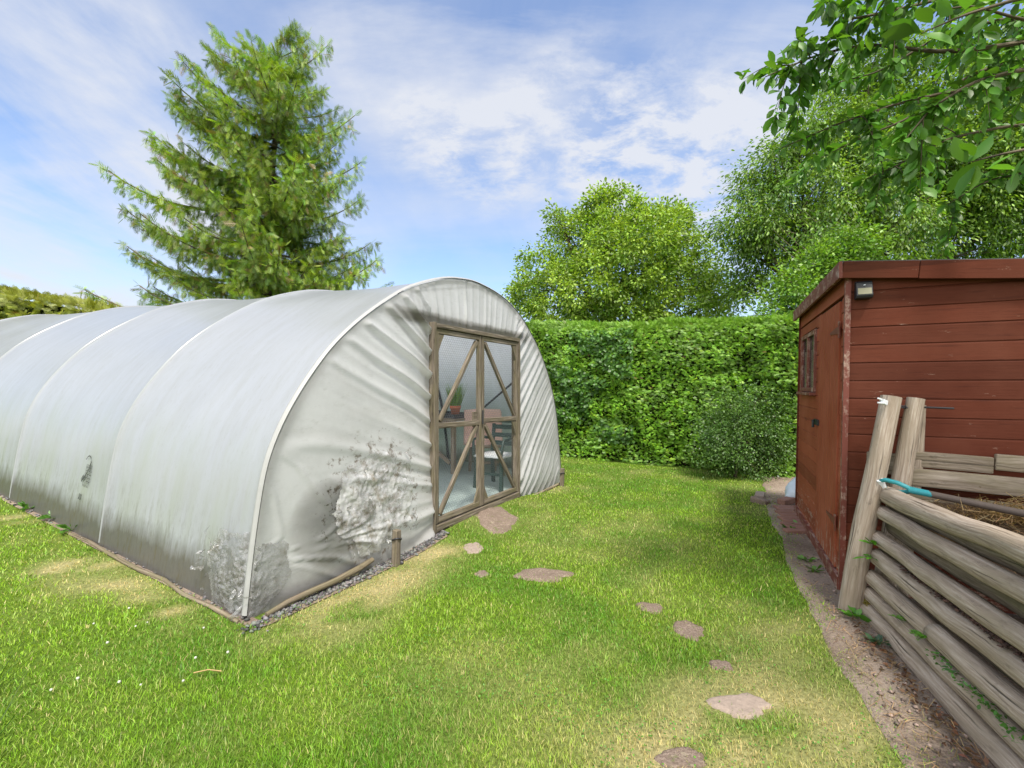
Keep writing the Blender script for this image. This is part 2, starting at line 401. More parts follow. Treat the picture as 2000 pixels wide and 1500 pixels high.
for a, b in zip(HOOPS[:-1], HOOPS[1:]):
    L = b-a; ds += [a, a+.012, a+.03, a+.06]+list(a+np.linspace(.12, L-.12, 16))+[b-.06, b-.03, b-.012]
ds.append(HOOPS[-1]); ds = np.array(ds)
sag = np.zeros(len(ds)); ridge = np.zeros(len(ds))
for i, d in enumerate(ds):
    for a, b in zip(HOOPS[:-1], HOOPS[1:]):
        if a <= d <= b:
            x = (d-a)/(b-a); sag[i] = -.062*(math.sin(math.pi*x)**.8)
            dd = min(d-a, b-d); ridge[i] = .010*math.exp(-(dd/.022)**2)
DD = ds[:, None]; KI = np.linspace(0, 1, 121)[None, :]
w = np.clip(np.sin(np.pi*KI)*1.6, 0, 1)**.8
off = sag[:, None]*w*(1-.55*np.exp(-((KI-.5)/.16)**2))+ridge[:, None]+.035*(fbm(DD*.9, KI*5, 31, 3)-.5)*w*(1-np.exp(-(np.abs(sag[:, None])/.02)))
# faint diagonal tension folds
off = off+.006*np.sin((DD*2.2+KI*30))*sstep(.45, .62, fbm(DD*.7, KI*6, 77, 2))*w
off = off+.02*(fbm(DD*2.3, KI*3, 55, 3)-.5)*(1-sstep(.0, .10, np.minimum(KI, 1-KI)))
Sx = ARC[None, :, 0]+NRM[None, :, 0]*off; Zx = ARC[None, :, 1]+NRM[None, :, 1]*off
V = tun(Sx+HALF, DD+Sx*0, Zx).reshape(-1, 3)
UV = np.stack([(DD+Sx*0), Zx/2], -1).reshape(-1, 2)
np_obj('cover', V, grid_faces(len(ds), 121), M['film'], TUN, smooth=True, uv=UV)
# hoops: dark pipes inside, pale anti-hotspot tape outside
inner = ARC-NRM*.030
for i, d in enumerate(HOOPS):
    P = [tun(s+HALF, d+(.03 if i == 0 else 0), z) for s, z in inner[::3]]
    MB().tube(P, .021, 8).build('hoop', M['pipe_dark'], TUN)
    o1 = ARC+NRM*(.020 if i == 0 else .0135)
    mb = MB(); wd = .030 if i == 0 else .013
    pts = o1[1:120]
    prev = None
    VV = []
    for s, z in pts:
        for q, (dx, dn) in enumerate(((-wd, -.012), (-wd*.6, 0), (0, .004), (wd*.6, 0), (wd, -.012))):
            j = len(VV)//5
            nn = NRM[1+j]
            VV.append(tun(s+HALF+nn[0]*dn, d+dx*(1 if i else .8)+(0 if i else .012), z+nn[1]*dn))
    F = grid_faces(len(pts), 5)
    np_obj('hoop_tape', np.array(VV), F, M['tape'] if i == 0 else M['film'], TUN, smooth=True, uv=np.tile(A(.5, .4), (len(VV), 1)))
# purlins
for s, z in ((-.0, 2.53), ):
    MB().tube([tun(s+HALF, 0, z), tun(s+HALF, 11.6, z)], .016, 8).build('ridge_pipe', M['pipe_dark'], TUN)

# ---- front end panel of film with pulled folds round the door
DL, DR, DT = 1.64, 3.30, 2.05
s_sorted_l = ARC[:61][np.argsort(ARC[:61, 1])]; s_sorted_r = ARC[60:][np.argsort(ARC[60:, 1])]
def tl(z): return np.interp(z, s_sorted_l[:, 1], s_sorted_l[:, 0])+HALF
def tr(z): return np.interp(z, s_sorted_r[:, 1], s_sorted_r[:, 0])+HALF
def ridge_fn(p):
    p = p-np.floor(p); return np.where(p < .3, p/.3, (1-p)/.7)**1.7
def crest(ph, seed, w=.13):
    k = np.floor(ph); q = ph-k-.5+.22*(hash2(k, k*0, seed)-.5)
    return np.exp(-(q/w)**2)*(.30+.9*hash2(k, k*0+3, seed)), .30+1.1*hash2(k, k*0+7, seed)
def fold(t, z):
    t, z = np.broadcast_arrays(np.asarray(t, float), np.asarray(z, float)); e = np.zeros_like(t)
    # left: folds start at the nails on the jamb and fan out to the left
    a = np.maximum(DL-t, 0); sl = lambda q: np.interp(q, [-.2, .2, .45, .9, 1.5, 2.1], [-.75, -.25, .22, .46, .62, 1.0])
    z0 = z.copy()
    for _ in range(4): z0 = z-sl(z0)*a*(1-.12*a)
    wob = .04*(fbm(t*2.1, z*2.1, 41, 2)-.5)
    c1, l1 = crest((z0+wob)/.205, 42); c2, l2 = crest((z0+wob*1.6)/.095+.3, 43, .16)
    up = sstep(.0, .35, z-DT)
    fade = np.clip(a/.06+.35, 0, 1)*(1-up)+np.clip(a/.5, 0, 1)*up
    e = e+np.where(t < DL, (.062*c1*np.exp(-a/l1/.95)+.016*c2*np.exp(-a/.6))*fade, 0)
    # right: folds climb to the right
    b = np.maximum(t-DR, 0); z1 = z-.95*b+.05*(fbm(t*2.3, z*2.3, 44, 2)-.5)
    c1, l1 = crest(z1/.18, 45, .17); c2, l2 = crest(z1/.085+.4, 46, .2)
    e = e+np.where(t > DR, (.036*c1*np.exp(-b/l1/1.3)+.012*c2)*np.clip(b/.06+.35*(1-up), 0, 1), 0)
    # above: hanging pleats fanning from the door head
    f = (t-2.45)/(1+.35*np.maximum(z-DT, 0))
    c1, l1 = crest(f/.115+.5*fbm(f*2, z*.9, 47, 2), 48, .16)
    e = e+.030*c1*sstep(DT-.02, DT+.16, z)*np.clip(1-np.maximum(np.maximum(DL-t, t-DR)-.1, 0)/.5, 0, 1)*np.exp(-np.maximum(z-DT, 0)/.45)
    return e
def end_off(t, z):
    lo = tl(z); hi = tr(z)
    ed = np.minimum(t-lo, hi-t)
    q = sstep(0, .12, ed)
    o = fold(t, z)*q+.03*(fbm(t*1.4, z*1.4, 50, 2)-.5)*q
    belly = .05*np.exp(-((z-.25)/.3)**2)*sstep(.15, .5, ed)
    crush = np.exp(-(((t-.95)/.5)**2+((z-.5)/.42)**2)*1.6)
    o = o+.012+belly+crush*.05*(fbm(t*9, z*9, 61, 3)-.5)*q
    return -(o)       # towards the viewer is -d
def panel(name, t0, t1, z0, z1, nt_, nz_):
    z = np.linspace(z0, z1, nz_)[:, None]; a = np.linspace(0, 1, nt_)[None, :]
    T = t0(z)+(t1(z)-t0(z))*a; Z = z+T*0
    return tun(T, end_off(T, Z)+.006, Z).reshape(-1, 3), np.stack([T/TL, Z/2], -1).reshape(-1, 2), grid_faces(nz_, nt_)
cst = lambda c: (lambda z: c+z*0)
P3 = [panel('l', tl, cst(DL), -.03, DT, 110, 130), panel('r', cst(DR), tr, -.03, DT, 90, 130), panel('t', tl, tr, DT, ARC[:, 1].max()-.004, 200, 46)]
Vs = []; Us = []; Fs = []; n = 0
for v_, u_, f_ in P3: Vs.append(v_); Us.append(u_); Fs.append(f_+n); n += len(v_)
np_obj('end_panel', np.concatenate(Vs), np.concatenate(Fs), M['film_end'], TUN, smooth=True, uv=np.concatenate(Us))
# far end closed with plain film
T = np.linspace(0, 1, 30)[None, :]; z = np.linspace(-.03, ARC[:, 1].max()-.004, 40)[:, None]
TT = tl(z)+(tr(z)-tl(z))*T
np_obj('rear_panel', tun(TT, 11.59+TT*0, z+TT*0).reshape(-1, 3), grid_faces(40, 30), M['film_end'], TUN, smooth=True, uv=np.stack([TT*0+.5, z/2+TT*0], -1).reshape(-1, 2))

# ---- door frame and doors
def tb(mb, a, b, w, h):   # timber between two (t,d,z) points; w along face, h out of face
    return mb.bar(tun(*a), tun(*b), w, h, (-TV[0], -TV[1], 0))

FD = -.035
def member(name, a, b, w, h, parent, mt='wood_door'):
    return tb(MB(), a, b, w, h).build(name, M[mt], parent, .004)
jl = member('door_jamb', (1.650, FD, .05), (1.650, FD, 2.06), .032, .075, TUN)
jr = member('door_jamb', (3.295, FD, .06), (3.295, FD, 2.05), .032, .075, TUN)
member('lintel', (1.667, FD-.002, 2.030), (3.278, FD-.002, 2.030), .042, .07, TUN)
member('lintel_beam', (1.16, .062, 2.11), (3.70, .062, 2.09), .12, .05, TUN, 'log_dark')
member('threshold', (1.667, FD, .105), (3.278, FD, .105), .06, .08, TUN)
member('door_stud', (1.60, .04, .0), (1.60, .04, 2.05), .07, .05, TUN, 'log_dark')
member('door_stud', (3.36, .04, .0), (3.36, .04, 2.05), .07, .05, TUN, 'log_dark')
def hexwire(mb, t0, t1, z0, z1, d, c=.034, th=.0011):
    h = c*.9; nrow = int((z1-z0)/(h*.75)); ncol = int((t1-t0)/c)
    def seg(a, b):
        a = tun(a[0], d, a[1]); b = tun(b[0], d, b[1]); dr = unit(b-a); s = np.cross(dr, A(-TV[0], -TV[1], 0))*th
        q = A(-TV[0], -TV[1], 0)*th
        mb.add([a-s, a+s*.5+q, a+s*.5-q, b-s, b+s*.5+q, b+s*.5-q], [(0, 1, 4, 3), (1, 2, 5, 4), (2, 0, 3, 5)])
    for r in range(nrow):
        zc = z0+(r+.5)*h*.75
        for q in range(ncol+1):
            tc = t0+(q+(.5 if r % 2 else 0))*c
            if tc > t1-.005: continue
            seg((tc, zc-h*.25), (tc, zc+h*.25))
            for sx in (-.5, .5):
                if t0 <= tc+sx*c <= t1: seg((tc, zc+h*.25), (tc+sx*c, zc+h*.5))
def door(t0, t1, side):
    dr = MB(); D = FD-.001; w = .042
    st = [t0+w/2, t1-w/2]
    frame = tb(MB(), (st[0], D, .15), (st[0], D, 2.005), w, .045)
    tb(frame, (st[1], D, .15), (st[1], D, 2.005), w, .045)
    tb(frame, (t0+w, D, 1.98), (t1-w, D, 1.98), .045, .042); tb(frame, (t0+w, D, .178), (t1-w, D, .178), .05, .042)
    f = frame.build('door', M['wood_door'], TUN, .003)
    member('mid_rail', (t0+w, D-.002, 1.075), (t1-w, D-.002, 1.06), .052, .04, f)
    a, b = t0+w, t1-w
    if side < 0:
        member('brace', (a+.03, D-.003, 1.12), (b-.03, D-.003, 1.94), .042, .034, f); member('brace', (a+.03, D-.003, .225), (b-.03, D-.003, 1.03), .042, .034, f)
        member('gusset', (b-.02, D+.004, 1.10), (b-.09, D+.004, 1.10), .16, .02, f)
        g1 = MB(); pl = [(b, 1.12), (b, 1.27), (b-.11, 1.12)]; 
    else:
        member('brace', (b-.03, D-.003, 1.11), (a+.03, D-.003, 1.94), .042, .034, f); member('brace', (b-.03, D-.003, .225), (a+.03, D-.003, 1.03), .042, .034, f)
    # triangular corner gussets
    for (tc, zc, sx, sz) in (((b, .20, -1, 1), (a, 1.955, 1, -1)) if side < 0 else ((a, .20, 1, 1), (b, 1.955, -1, -1), (b, 1.02, -1, -1))):
        P = [tun(tc, D+.004, zc), tun(tc+sx*.09, D+.004, zc), tun(tc, D+.004, zc+sz*.17)]
        o = tun(0, -.02, 0)-tun(0, 0, 0)
        MB().add([*P, *(p+o for p in P)], [(0, 1, 2), (5, 4, 3), (0, 3, 4, 1), (1, 4, 5, 2), (2, 5, 3, 0)], [[(.1*q, .3*r) for q, r in zip(range(k), range(k))] for k in (3, 3, 4, 4, 4)]).build('gusset', M['wood_door'], f)
    mb = MB(); hexwire(mb, a, b, .20, 1.96, D+.018); mb.build('wire_mesh', M['steel'], f)
    return f
door(1.672, 2.450, -1); dr = door(2.466, 3.272, 1)
# hasp and hinges
MB().box(tun(2.46, FD-.035, 1.12), .016, .02, .15).build('bolt', M['black_plastic'], dr)
MB().tube([tun(1.0, 2.1, 1.95), tun(1.2, .15, 1.3)], .014, 6).build('brace_pipe', M['pipe_dark'], TUN)
MB().tube([tun(4.46, 1.3, 1.0), tun(4.10, .15, 1.75)], .016, 6).build('brace_pipe', M['pipe_dark'], TUN)

# ---- crumpled clear repair film (two patches)
def clear(name, k, tr0, tr1):
  m, nt, out = mat(name); g = NT(nt); tc = g('TexCoord').outputs['Object']
  nn = g.noise(tc, 9, 5, .7); n2 = g.noise(tc, 30, 4, .7)
  c = g.mix(g.ramp(nn, [(.48, 0.0), (.66, 1.0)]), (k, k, k), (k*.42, k*.36, k*.27))
  c = g.mix(g.ramp(n2, [(.60, 0.0), (.70, .7)]), c, (.10, .085, .065))
  p = g('BsdfPrincipled', {'Base Color': c, 'Roughness': .16, 'Specular IOR Level': .9})
  g.link(g.bump(g.noise(tc, 22, 4, .6), .7, .02), p.inputs['Normal'])
  t = g('BsdfTransparent', {'Color': (.95, .95, .95, 1)})
  mx = g('MixShader', {0: g.math('MULTIPLY', g.ramp(g.noise(tc, 6, 4, .6), [(.36, tr0), (.64, tr1)]), .85), 1: p.outputs[0], 2: t.outputs[0]}); g.link(mx.outputs[0], out.inputs[0])
  return m
M['clear_film'] = clear('clear film', .50, .12, .80); M['clear_film_dark'] = clear('grimy clear film', .27, .30, .92)
def crumple(u, v, seed, a=.05):
    r = np.abs(fbm(u*11, v*9, seed, 3)-.5)*2; r2 = np.abs(fbm(u*27+3, v*23, seed+5, 2)-.5)*2
    return a*(1-r)**2*.9+a*.45*(1-r2)**2
def blob_mask(F, cu, cv, ru, rv, uu, vv, seed):
    c = F.mean(1) if F.ndim == 2 else F
    ang = np.arctan2((vv-cv)/rv, (uu-cu)/ru); r = np.hypot((uu-cu)/ru, (vv-cv)/rv)
    return r < .72+.5*fbm(ang*2.1+7, ang*0, seed, 3)+.12*(fbm(uu*12, vv*12, seed+2, 2)-.5)
t = np.linspace(.35, 1.62, 150)[:, None]; z = np.linspace(.02, 1.02, 120)[None, :]
T = t+z*0; Z = z+t*0
o = end_off(T, Z)+.004-crumple(T, Z, 90, .016)
edge = sstep(1.15, .6, np.hypot((T-.95)/.42, (Z-.52)/.38)); o = end_off(T, Z)+.004-.006-crumple(T, Z, 90, .015)*edge
V = tun(T, o, Z).reshape(-1, 3); F = grid_faces(150, 120)
uu = T.ravel()[F].mean(1); vv = Z.ravel()[F].mean(1)
F = F[blob_mask(F[:, 0], .95, .52, .42, .38, uu, vv, 91)]
props(np_obj('repair_patch', V, F, M['clear_film'], TUN), 'large crumpled film patch beside the door')
# corner patch: perimeter coordinate q<0 along the side, q>0 along the end face
q = np.linspace(-.62, .38, 130)[:, None]; z = np.linspace(-.01, .60, 90)[None, :]
Q = q+z*0; Z = z+q*0
cr = crumple(Q*1.4, Z*1.4, 95, .016)*sstep(1.15, .5, np.hypot((Q+.13)/.36, (Z-.22)/.30))+.006
lean = np.interp(Z, [-.03, .3, .6], [-.098, -.063, -.023])
side = Q < 0
r = .10; 
Tt = np.where(side, lean-cr, lean-cr*np.exp(-Q/.08)+Q); Dd = np.where(side, -Q, -cr-.03*np.exp(-((Z-.25)/.3)**2)*sstep(.1, .4, Q))
rnd = np.exp(-(Q/.06)**2)*.03; Tt = Tt+rnd; Dd = Dd+rnd*.3
V = tun(Tt, Dd, Z).reshape(-1, 3); F = grid_faces(130, 90)
uu = Q.ravel()[F].mean(1); vv = Z.ravel()[F].mean(1)
F = F[blob_mask(F[:, 0], -.13, .22, .36, .30, uu, vv, 97)]
props(np_obj('repair_patch', V, F, M['clear_film_dark'], TUN), 'shiny crumpled patch wrapped round the front corner')
# shredded strips of film round the patches
mb = MB()
for i in range(40):
    if i < 28: b0 = (random.uniform(.5, 1.45), None, random.uniform(.15, .92))
    else: b0 = (None, random.uniform(-.05, .5), random.uniform(.02, .5))
    if b0[1] is None: pt = tun(b0[0], float(end_off(A(b0[0]), A(b0[2])))-.035, b0[2])
    else: pt = tun(float(np.interp(b0[2], [0, .6], [-.10, -.02]))-.045, b0[1], b0[2])
    L = random.uniform(.04, .16); wv = random.uniform(.004, .014); a = random.uniform(-2.2, -.9) if random.random() < .7 else random.uniform(-.5, 3.2)
    ax = tun(math.cos(a), 0, 0)-tun(0, 0, 0); ax = A(ax[0], ax[1], math.sin(a)) if b0[1] is None else A(*(tun(0, math.cos(a), 0)-tun(0, 0, 0))[:2], math.sin(a))
    sd = unit(np.cross(ax, A(-TV[0]-.3, -TV[1], 0)+A(*rng.normal(0, .4, 3)))); VV = []
    outw = A(-TV[0], -TV[1], 0) if b0[1] is None else A(-TU[0], -TU[1], 0)
    for k_ in range(6):
        c_ = pt+ax*L*k_/5+outw*(.02*math.sin(k_*1.3+i)+.004*k_)
        tw = sd*wv*(1-.13*k_)
        VV += [c_-tw, c_+tw+outw*.012*math.sin(k_*2+i)]
    mb.add(VV, [(2*j, 2*j+1, 2*j+3, 2*j+2) for j in range(5)])
mb.build('film_shreds', M['clear_film_dark'], TUN)['kind'] = 'stuff'
# faded dark print on the side film, between second and third hoops
def side_pt(d, z, out_=.012):
    i = int(np.argmin(np.abs(ARC[:60, 1]-z))); s = np.interp(z, ARC[:60, 1], ARC[:60, 0])
    dd = np.argmin(np.abs(ds-d)); of = np.interp(d, ds, sag)*float(np.clip(math.sin(math.pi*i/120)*1.6, 0, 1)**.8)
    return tun(s+HALF+NRM[i, 0]*(of+out_), d, z+NRM[i, 1]*(of+out_))
MARK = dict(d=2.9, z=.62)
def stroke(mb, pts, w):
    for (a, b) in zip(pts[:-1], pts[1:]):
        p0 = side_pt(*a); p1 = side_pt(*b); mb.bar(p0, p1, w, .002, (-TU[0], -TU[1], .1))
# ---- print, base rail, pegs, gravel
mb = MB(); d0, z0 = 2.62, .52
loop = [(d0+.02+.085*math.cos(a)*.8, z0+.10+.075*math.sin(a)) for a in np.linspace(.5, 3.9, 9)]
stroke(mb, loop, .010); stroke(mb, [(d0-.05, z0+.13), (d0-.02, z0+.06), (d0+.04, z0-.02), (d0+.085, z0-.06)], .014)
stroke(mb, [(d0+.05, z0-.01), (d0+.095, z0-.055)], .034)
for i in range(5): stroke(mb, [(d0-.10, z0+.07-.03*i), (d0+.04-.01*i, z0+.075-.03*i)], .004)
for i in range(6): stroke(mb, [(d0-.09+.025*i, z0+.10), (d0-.08+.025*i, z0-.10)], .004)
for i in range(4): stroke(mb, [(d0+.02+.018*i, z0-.17), (d0+.03+.018*i, z0-.22)], .008)
mprint, nt, out = mat('faded print'); g = NT(nt); tc = g('TexCoord').outputs['Object']
d_ = g('BsdfDiffuse', {'Color': (.06, .065, .06, 1)}); t_ = g('BsdfTransparent')
mx = g('MixShader', {0: g.ramp(g.noise(tc, 35, 4, .7), [(.35, .25), (.65, .85)]), 1: d_.outputs[0], 2: t_.outputs[0]}); g.link(mx.outputs[0], out.inputs[0])
mb.build('faded_print', mprint, TUN)

def on_ground(px, py): p = G(px, py); return A(p[0], p[1], float(zg(*p)))
pts = [(-.02, -.085, .03), (.12, -.085, .05), (.25, -.09, .055), (.5, -.095, .058), (.72, -.09, .07), (.86, -.08, .085)]
MB().tube([tun(*p) for p in pts], [.016, .02, .021, .022, .024, .02], 10, nz=.15, seed=4).build('base_rail', M['log_dark'], TUN)
MB().tube([tun(3.38, -.10, .03), tun(3.9, -.10, .025), tun(4.62, -.09, .03)], .016, 8, nz=.2).build('base_rail', M['wood_grey'], TUN)
MB().tube([tun(-.13+random.uniform(-.02, .02), d, .012) for d in np.linspace(0, 2.6, 9)], .014, 7, nz=.3).build('base_edge', M['log_dark'], TUN)
for (t, d, h, lab) in ((1.02, -.17, .29, 'weathered wooden peg with a dark tie in front of the torn film patch'), (4.42, -.15, .26, 'short wooden peg at the far corner of the tunnel end')):
    b = tun(t, d, 0); b[2] = float(zg(b[0], b[1]))-.05
    pg = thing('wooden_peg', lab, 'peg', b, 'pegs along the tunnel end')
    MB().bar(b, b+A(.01, .0, h+.05), .055, .05, (TU[0], TU[1], 0)).build('peg', M['wood_door'], pg, .006)
    MB().tube([b+A(.01, 0, 0)+A(TU[0]*.036*math.cos(a)+TV[0]*.034*math.sin(a), TU[1]*.036*math.cos(a)+TV[1]*.034*math.sin(a), h-.02+.01*math.sin(a*2)) for a in np.linspace(0, 2*math.pi, 13)], .007, 6).build('tie', M['black_plastic'], pg)
# gravel strip round the foot of the film
IC = np.array([(1, 0, .0), (.3, .95, .1), (-.8, .6, -.1), (-.8, -.6, .1), (.3, -.95, -.05), (.2, .1, .62), (-.1, .05, -.6)])
ICF = np.array([(0, 1, 5), (1, 2, 5), (2, 3, 5), (3, 4, 5), (4, 0, 5), (1, 0, 6), (2, 1, 6), (3, 2, 6), (4, 3, 6), (0, 4, 6)])
def scatter(T, F, pos, Rm, sc):
    n = len(pos); V = np.einsum('nij,mj->nmi', Rm, T)*np.asarray(sc).reshape(n, 1, -1)+pos[:, None, :]
    FF = F[None]+(np.arange(n)*len(T))[:, None, None]
    return V.reshape(-1, 3), FF.reshape(-1, F.shape[1])
def frames(y, up):
    y = unit(y); x = unit(np.cross(y, up)); z = np.cross(x, y); return np.stack([x, y, z], -1)
def yaw(n):
    a = rng.uniform(0, 6.28, n); z = np.zeros(n); o = z+1
    return np.stack([np.stack([np.cos(a), -np.sin(a), z], -1), np.stack([np.sin(a), np.cos(a), z], -1), np.stack([z, z, o], -1)], 1)
n = 5200; tt = np.concatenate([rng.uniform(-.2, 1.75, 3000), rng.normal(-.105, .013, 2200)]); dd = np.concatenate([rng.normal(-.115, .025, 3000), rng.uniform(-.25, 5.0, 2200)])
P = tun(tt, dd, 0); P[:, 2] = zg(P[:, 0], P[:, 1])+rng.uniform(.0, .018, n)
keep = ~((tt > 1.25) & (dd < -.20)); keep &= ~((dd > 0) & (rng.uniform(0, 1, n) < .85)) & (rng.uniform(0, 1, n) < .55) & ~((tt < .0) & (dd < .0) & (rng.uniform(0, 1, n) < .7)); P = P[keep]; n = len(P)
V, F = scatter(IC, ICF, P, yaw(n), rng.uniform(.006, .021, (n, 1))*rng.uniform(.7, 1.2, (n, 3)))
gc = rng.uniform(.03, .20, (n, 1))*A(1, .97, .93)*rng.uniform(.9, 1.1, (n, 3))
m, nt, out = mat('gravel'); g = NT(nt); p = g('BsdfPrincipled', {'Base Color': g('Attribute', attribute_name='col').outputs[0], 'Roughness': .9}); g.link(p.outputs[0], out.inputs[0]); M['col_rough'] = m
props(np_obj('gravel', V, F, m, col=np.repeat(gc, 10, 0)), 'grey gravel strip along the foot of the polytunnel film', 'gravel', kind='stuff')
# soil bed under the gravel
def ribbon(name, pts, w, z, mt, kind='structure'):
    P = np.array(pts); d = unit(np.gradient(P, axis=0)); nrm = np.stack([-d[:, 1], d[:, 0]], 1)
    rows = []
    for q in np.linspace(-.5, .5, 6): rows.append(P+nrm*q*w)
    R = np.stack(rows, 1); V = np.concatenate([R, (zg(R[..., 0], R[..., 1])+z)[..., None]], -1).reshape(-1, 3)
    return props(np_obj(name, V, grid_faces(len(P), 6), mt, smooth=True), kind=kind)
bed = [tun(t, -.12, 0)[:2] for t in np.linspace(1.7, -.05, 26)]+[tun(-.06, -.1, 0)[:2]]
ribbon('soil_strip', bed, .12, .008, M['soil'])
ribbon('soil_strip', [tun(-.10, d, 0)[:2] for d in np.linspace(-.10, 11, 112)], .08, .009, M['soil'])

# ------------------------------------------------------------------ inside the tunnel
def fl(t, d): return .095
t = np.linspace(.06, 4.66, 30)[:, None]; d = np.linspace(.02, 11.5, 60)[None, :]
m, nt, out = mat('ground cover fabric'); g = NT(nt); tc = g('TexCoord').outputs['Object']
c = g.mix(g.noise(tc, 2.2, 4), (.20, .26, .25), (.38, .45, .43)); c = g.mix(g.ramp(g.noise(tc, 25, 4), [(.6, 0.0), (.75, .6)]), c, (.5, .5, .45))
p = g('BsdfPrincipled', {'Base Color': c, 'Roughness': .7}); g.link(p.outputs[0], out.inputs[0])
Tm = t+d*0; Dm = d+t*0
props(np_obj('floor', tun(Tm, Dm, .095+.01*fbm(Tm*2, Dm*2, 4, 2)).reshape(-1, 3), grid_faces(30, 60), m, smooth=True), kind='structure')
def ip(t, d, z): return tun(t, d, z+.10)
# potting bench along the far wall
BD = 1.24
b = thing('potting_bench', 'long weathered timber potting bench against the far tunnel wall', 'bench', ip(4.1, 1.2, 0))
MB().bar(ip(4.05, BD, .80), ip(4.05, 3.5, .80), .70, .035).build('bench_top', M['wood_grey'], b)
MB().bar(ip(3.72, BD, .735), ip(3.72, 3.5, .735), .03, .09).build('apron', M['wood_grey'], b)
for t, d in ((3.74, 1.29), (4.36, 1.29), (3.74, 2.3), (4.36, 2.3), (3.74, 3.42), (4.36, 3.42)):
    MB().bar(ip(t, d, 0), ip(t, d, .78), .06, .06, (TU[0], TU[1], 0)).build('leg', M['wood_grey'], b)
MB().bar(ip(3.735, 1.35, .15), ip(3.735, 2.25, .70), .03, .06).build('brace', M['wood_grey'], b)
tr_ = thing('seed_tray', 'black plastic seed tray lying on the potting bench', 'tray', ip(3.95, 1.7, .82))
MB().bar(ip(3.95, BD+.02, .83), ip(3.95, 2.3, .83), .46, .02).build('tray_base', M['black_plastic'], tr_)
for a_, b_ in (((3.72, BD+.02), (3.72, 2.3)), ((4.18, BD+.02), (4.18, 2.3)), ((3.72, BD+.02), (4.18, BD+.02)), ((3.72, 2.3), (4.18, 2.3))):
    MB().bar(ip(*a_, .85), ip(*b_, .85), .012, .06).build('rim', M['black_plastic'], tr_)
pc = ip(3.85, 1.34, .842)
pot = thing('flower_pot', 'terracotta pot of upright chives on the black tray', 'plant pot', pc)
MB().lathe([(.001, 0), (.055, 0), (.074, .115), (.083, .115), (.086, .16), (.078, .16), (.072, .13), (.001, .125)], pc).build('pot', M['terracotta'], pot)
def blades(n, c, r, h, spread, w, colr, bend=.25, seed=1):
    a = rng.uniform(0, 6.28, n); rr = r*np.sqrt(rng.uniform(0, 1, n)); hh = h*rng.uniform(.55, 1, n)
    base = np.stack([c[0]+rr*np.cos(a), c[1]+rr*np.sin(a), np.full(n, c[2])], -1)
    a2 = a+rng.normal(0, .6, n); le = spread*rng.uniform(.1, 1, n)*hh
    dirs = np.stack([np.cos(a2)*le, np.sin(a2)*le, hh], -1)
    sd = np.stack([-np.sin(a2+rng.normal(0, 1, n)), np.cos(a2), np.zeros(n)], -1)*w/2
    mid = base+dirs*.55; mid[:, 2] += hh*bend*.25; tip = base+dirs
    V = np.stack([base-sd, base+sd, mid+sd*.8, mid-sd*.8, tip+sd*.1, tip-sd*.1], 1).reshape(-1, 3)
    o = (np.arange(n)*6)[:, None]; F = np.concatenate([o+np.array([[0, 1, 2, 3]]), o+np.array([[3, 2, 4, 5]])], 1).reshape(-1, 4)
    cc = A(*colr)*rng.uniform(.6, 1.35, (n, 1))*rng.uniform(.9, 1.1, (n, 3))
    return V, F, np.repeat(cc, 2, 0)
V, F, c = blades(260, pc+A(0, 0, .12), .07, .40, .40, .007, (.17, .30, .05)); np_obj('chives', V, F, M['grass'], pot, col=c)
# crate, watering can, leafy plants under and on bench
cr = ip(3.35, 1.95, 0); ct = thing('crate', 'dark plastic crate on the tunnel floor beside the bench', 'crate', cr)
mb = MB(); mb.bar(ip(3.1, 1.95, .02), ip(3.6, 1.95, .02), .36, .02)
for k_ in range(5):
    for a_, b_ in (((3.1, 1.77), (3.6, 1.77)), ((3.1, 2.13), (3.6, 2.13)), ((3.1, 1.77), (3.1, 2.13)), ((3.6, 1.77), (3.6, 2.13))): mb.bar(ip(*a_, .05+.065*k_), ip(*b_, .05+.065*k_), .012, .045)
for a_ in ((3.1, 1.77), (3.6, 1.77), (3.1, 2.13), (3.6, 2.13)): mb.bar(ip(*a_, 0), ip(*a_, .34), .03, .03)
mb.build('crate', M['black_plastic'], ct)
wc = ip(3.15, 2.45, 0); wt = thing('watering_can', 'green watering can standing on the floor left of the crate', 'watering can', wc)
MB().lathe([(.001, 0), (.11, 0), (.115, .02), (.10, .28), (.09, .31), (.05, .31), (.045, .29)], wc).build('can_body', M['green_plastic'], wt)
MB().tube([wc+A(.09, 0, .06), wc+A(.2, -.05, .22), wc+A(.27, -.08, .36)], [.022, .016, .014], 8).build('spout', M['green_plastic'], wt)
MB().tube([wc+A(-.09, 0, .08), wc+A(-.16, 0, .2), wc+A(-.11, 0, .36), wc+A(0, 0, .40), wc+A(.06, 0, .31)], .012, 8).build('handle', M['green_plastic'], wt)
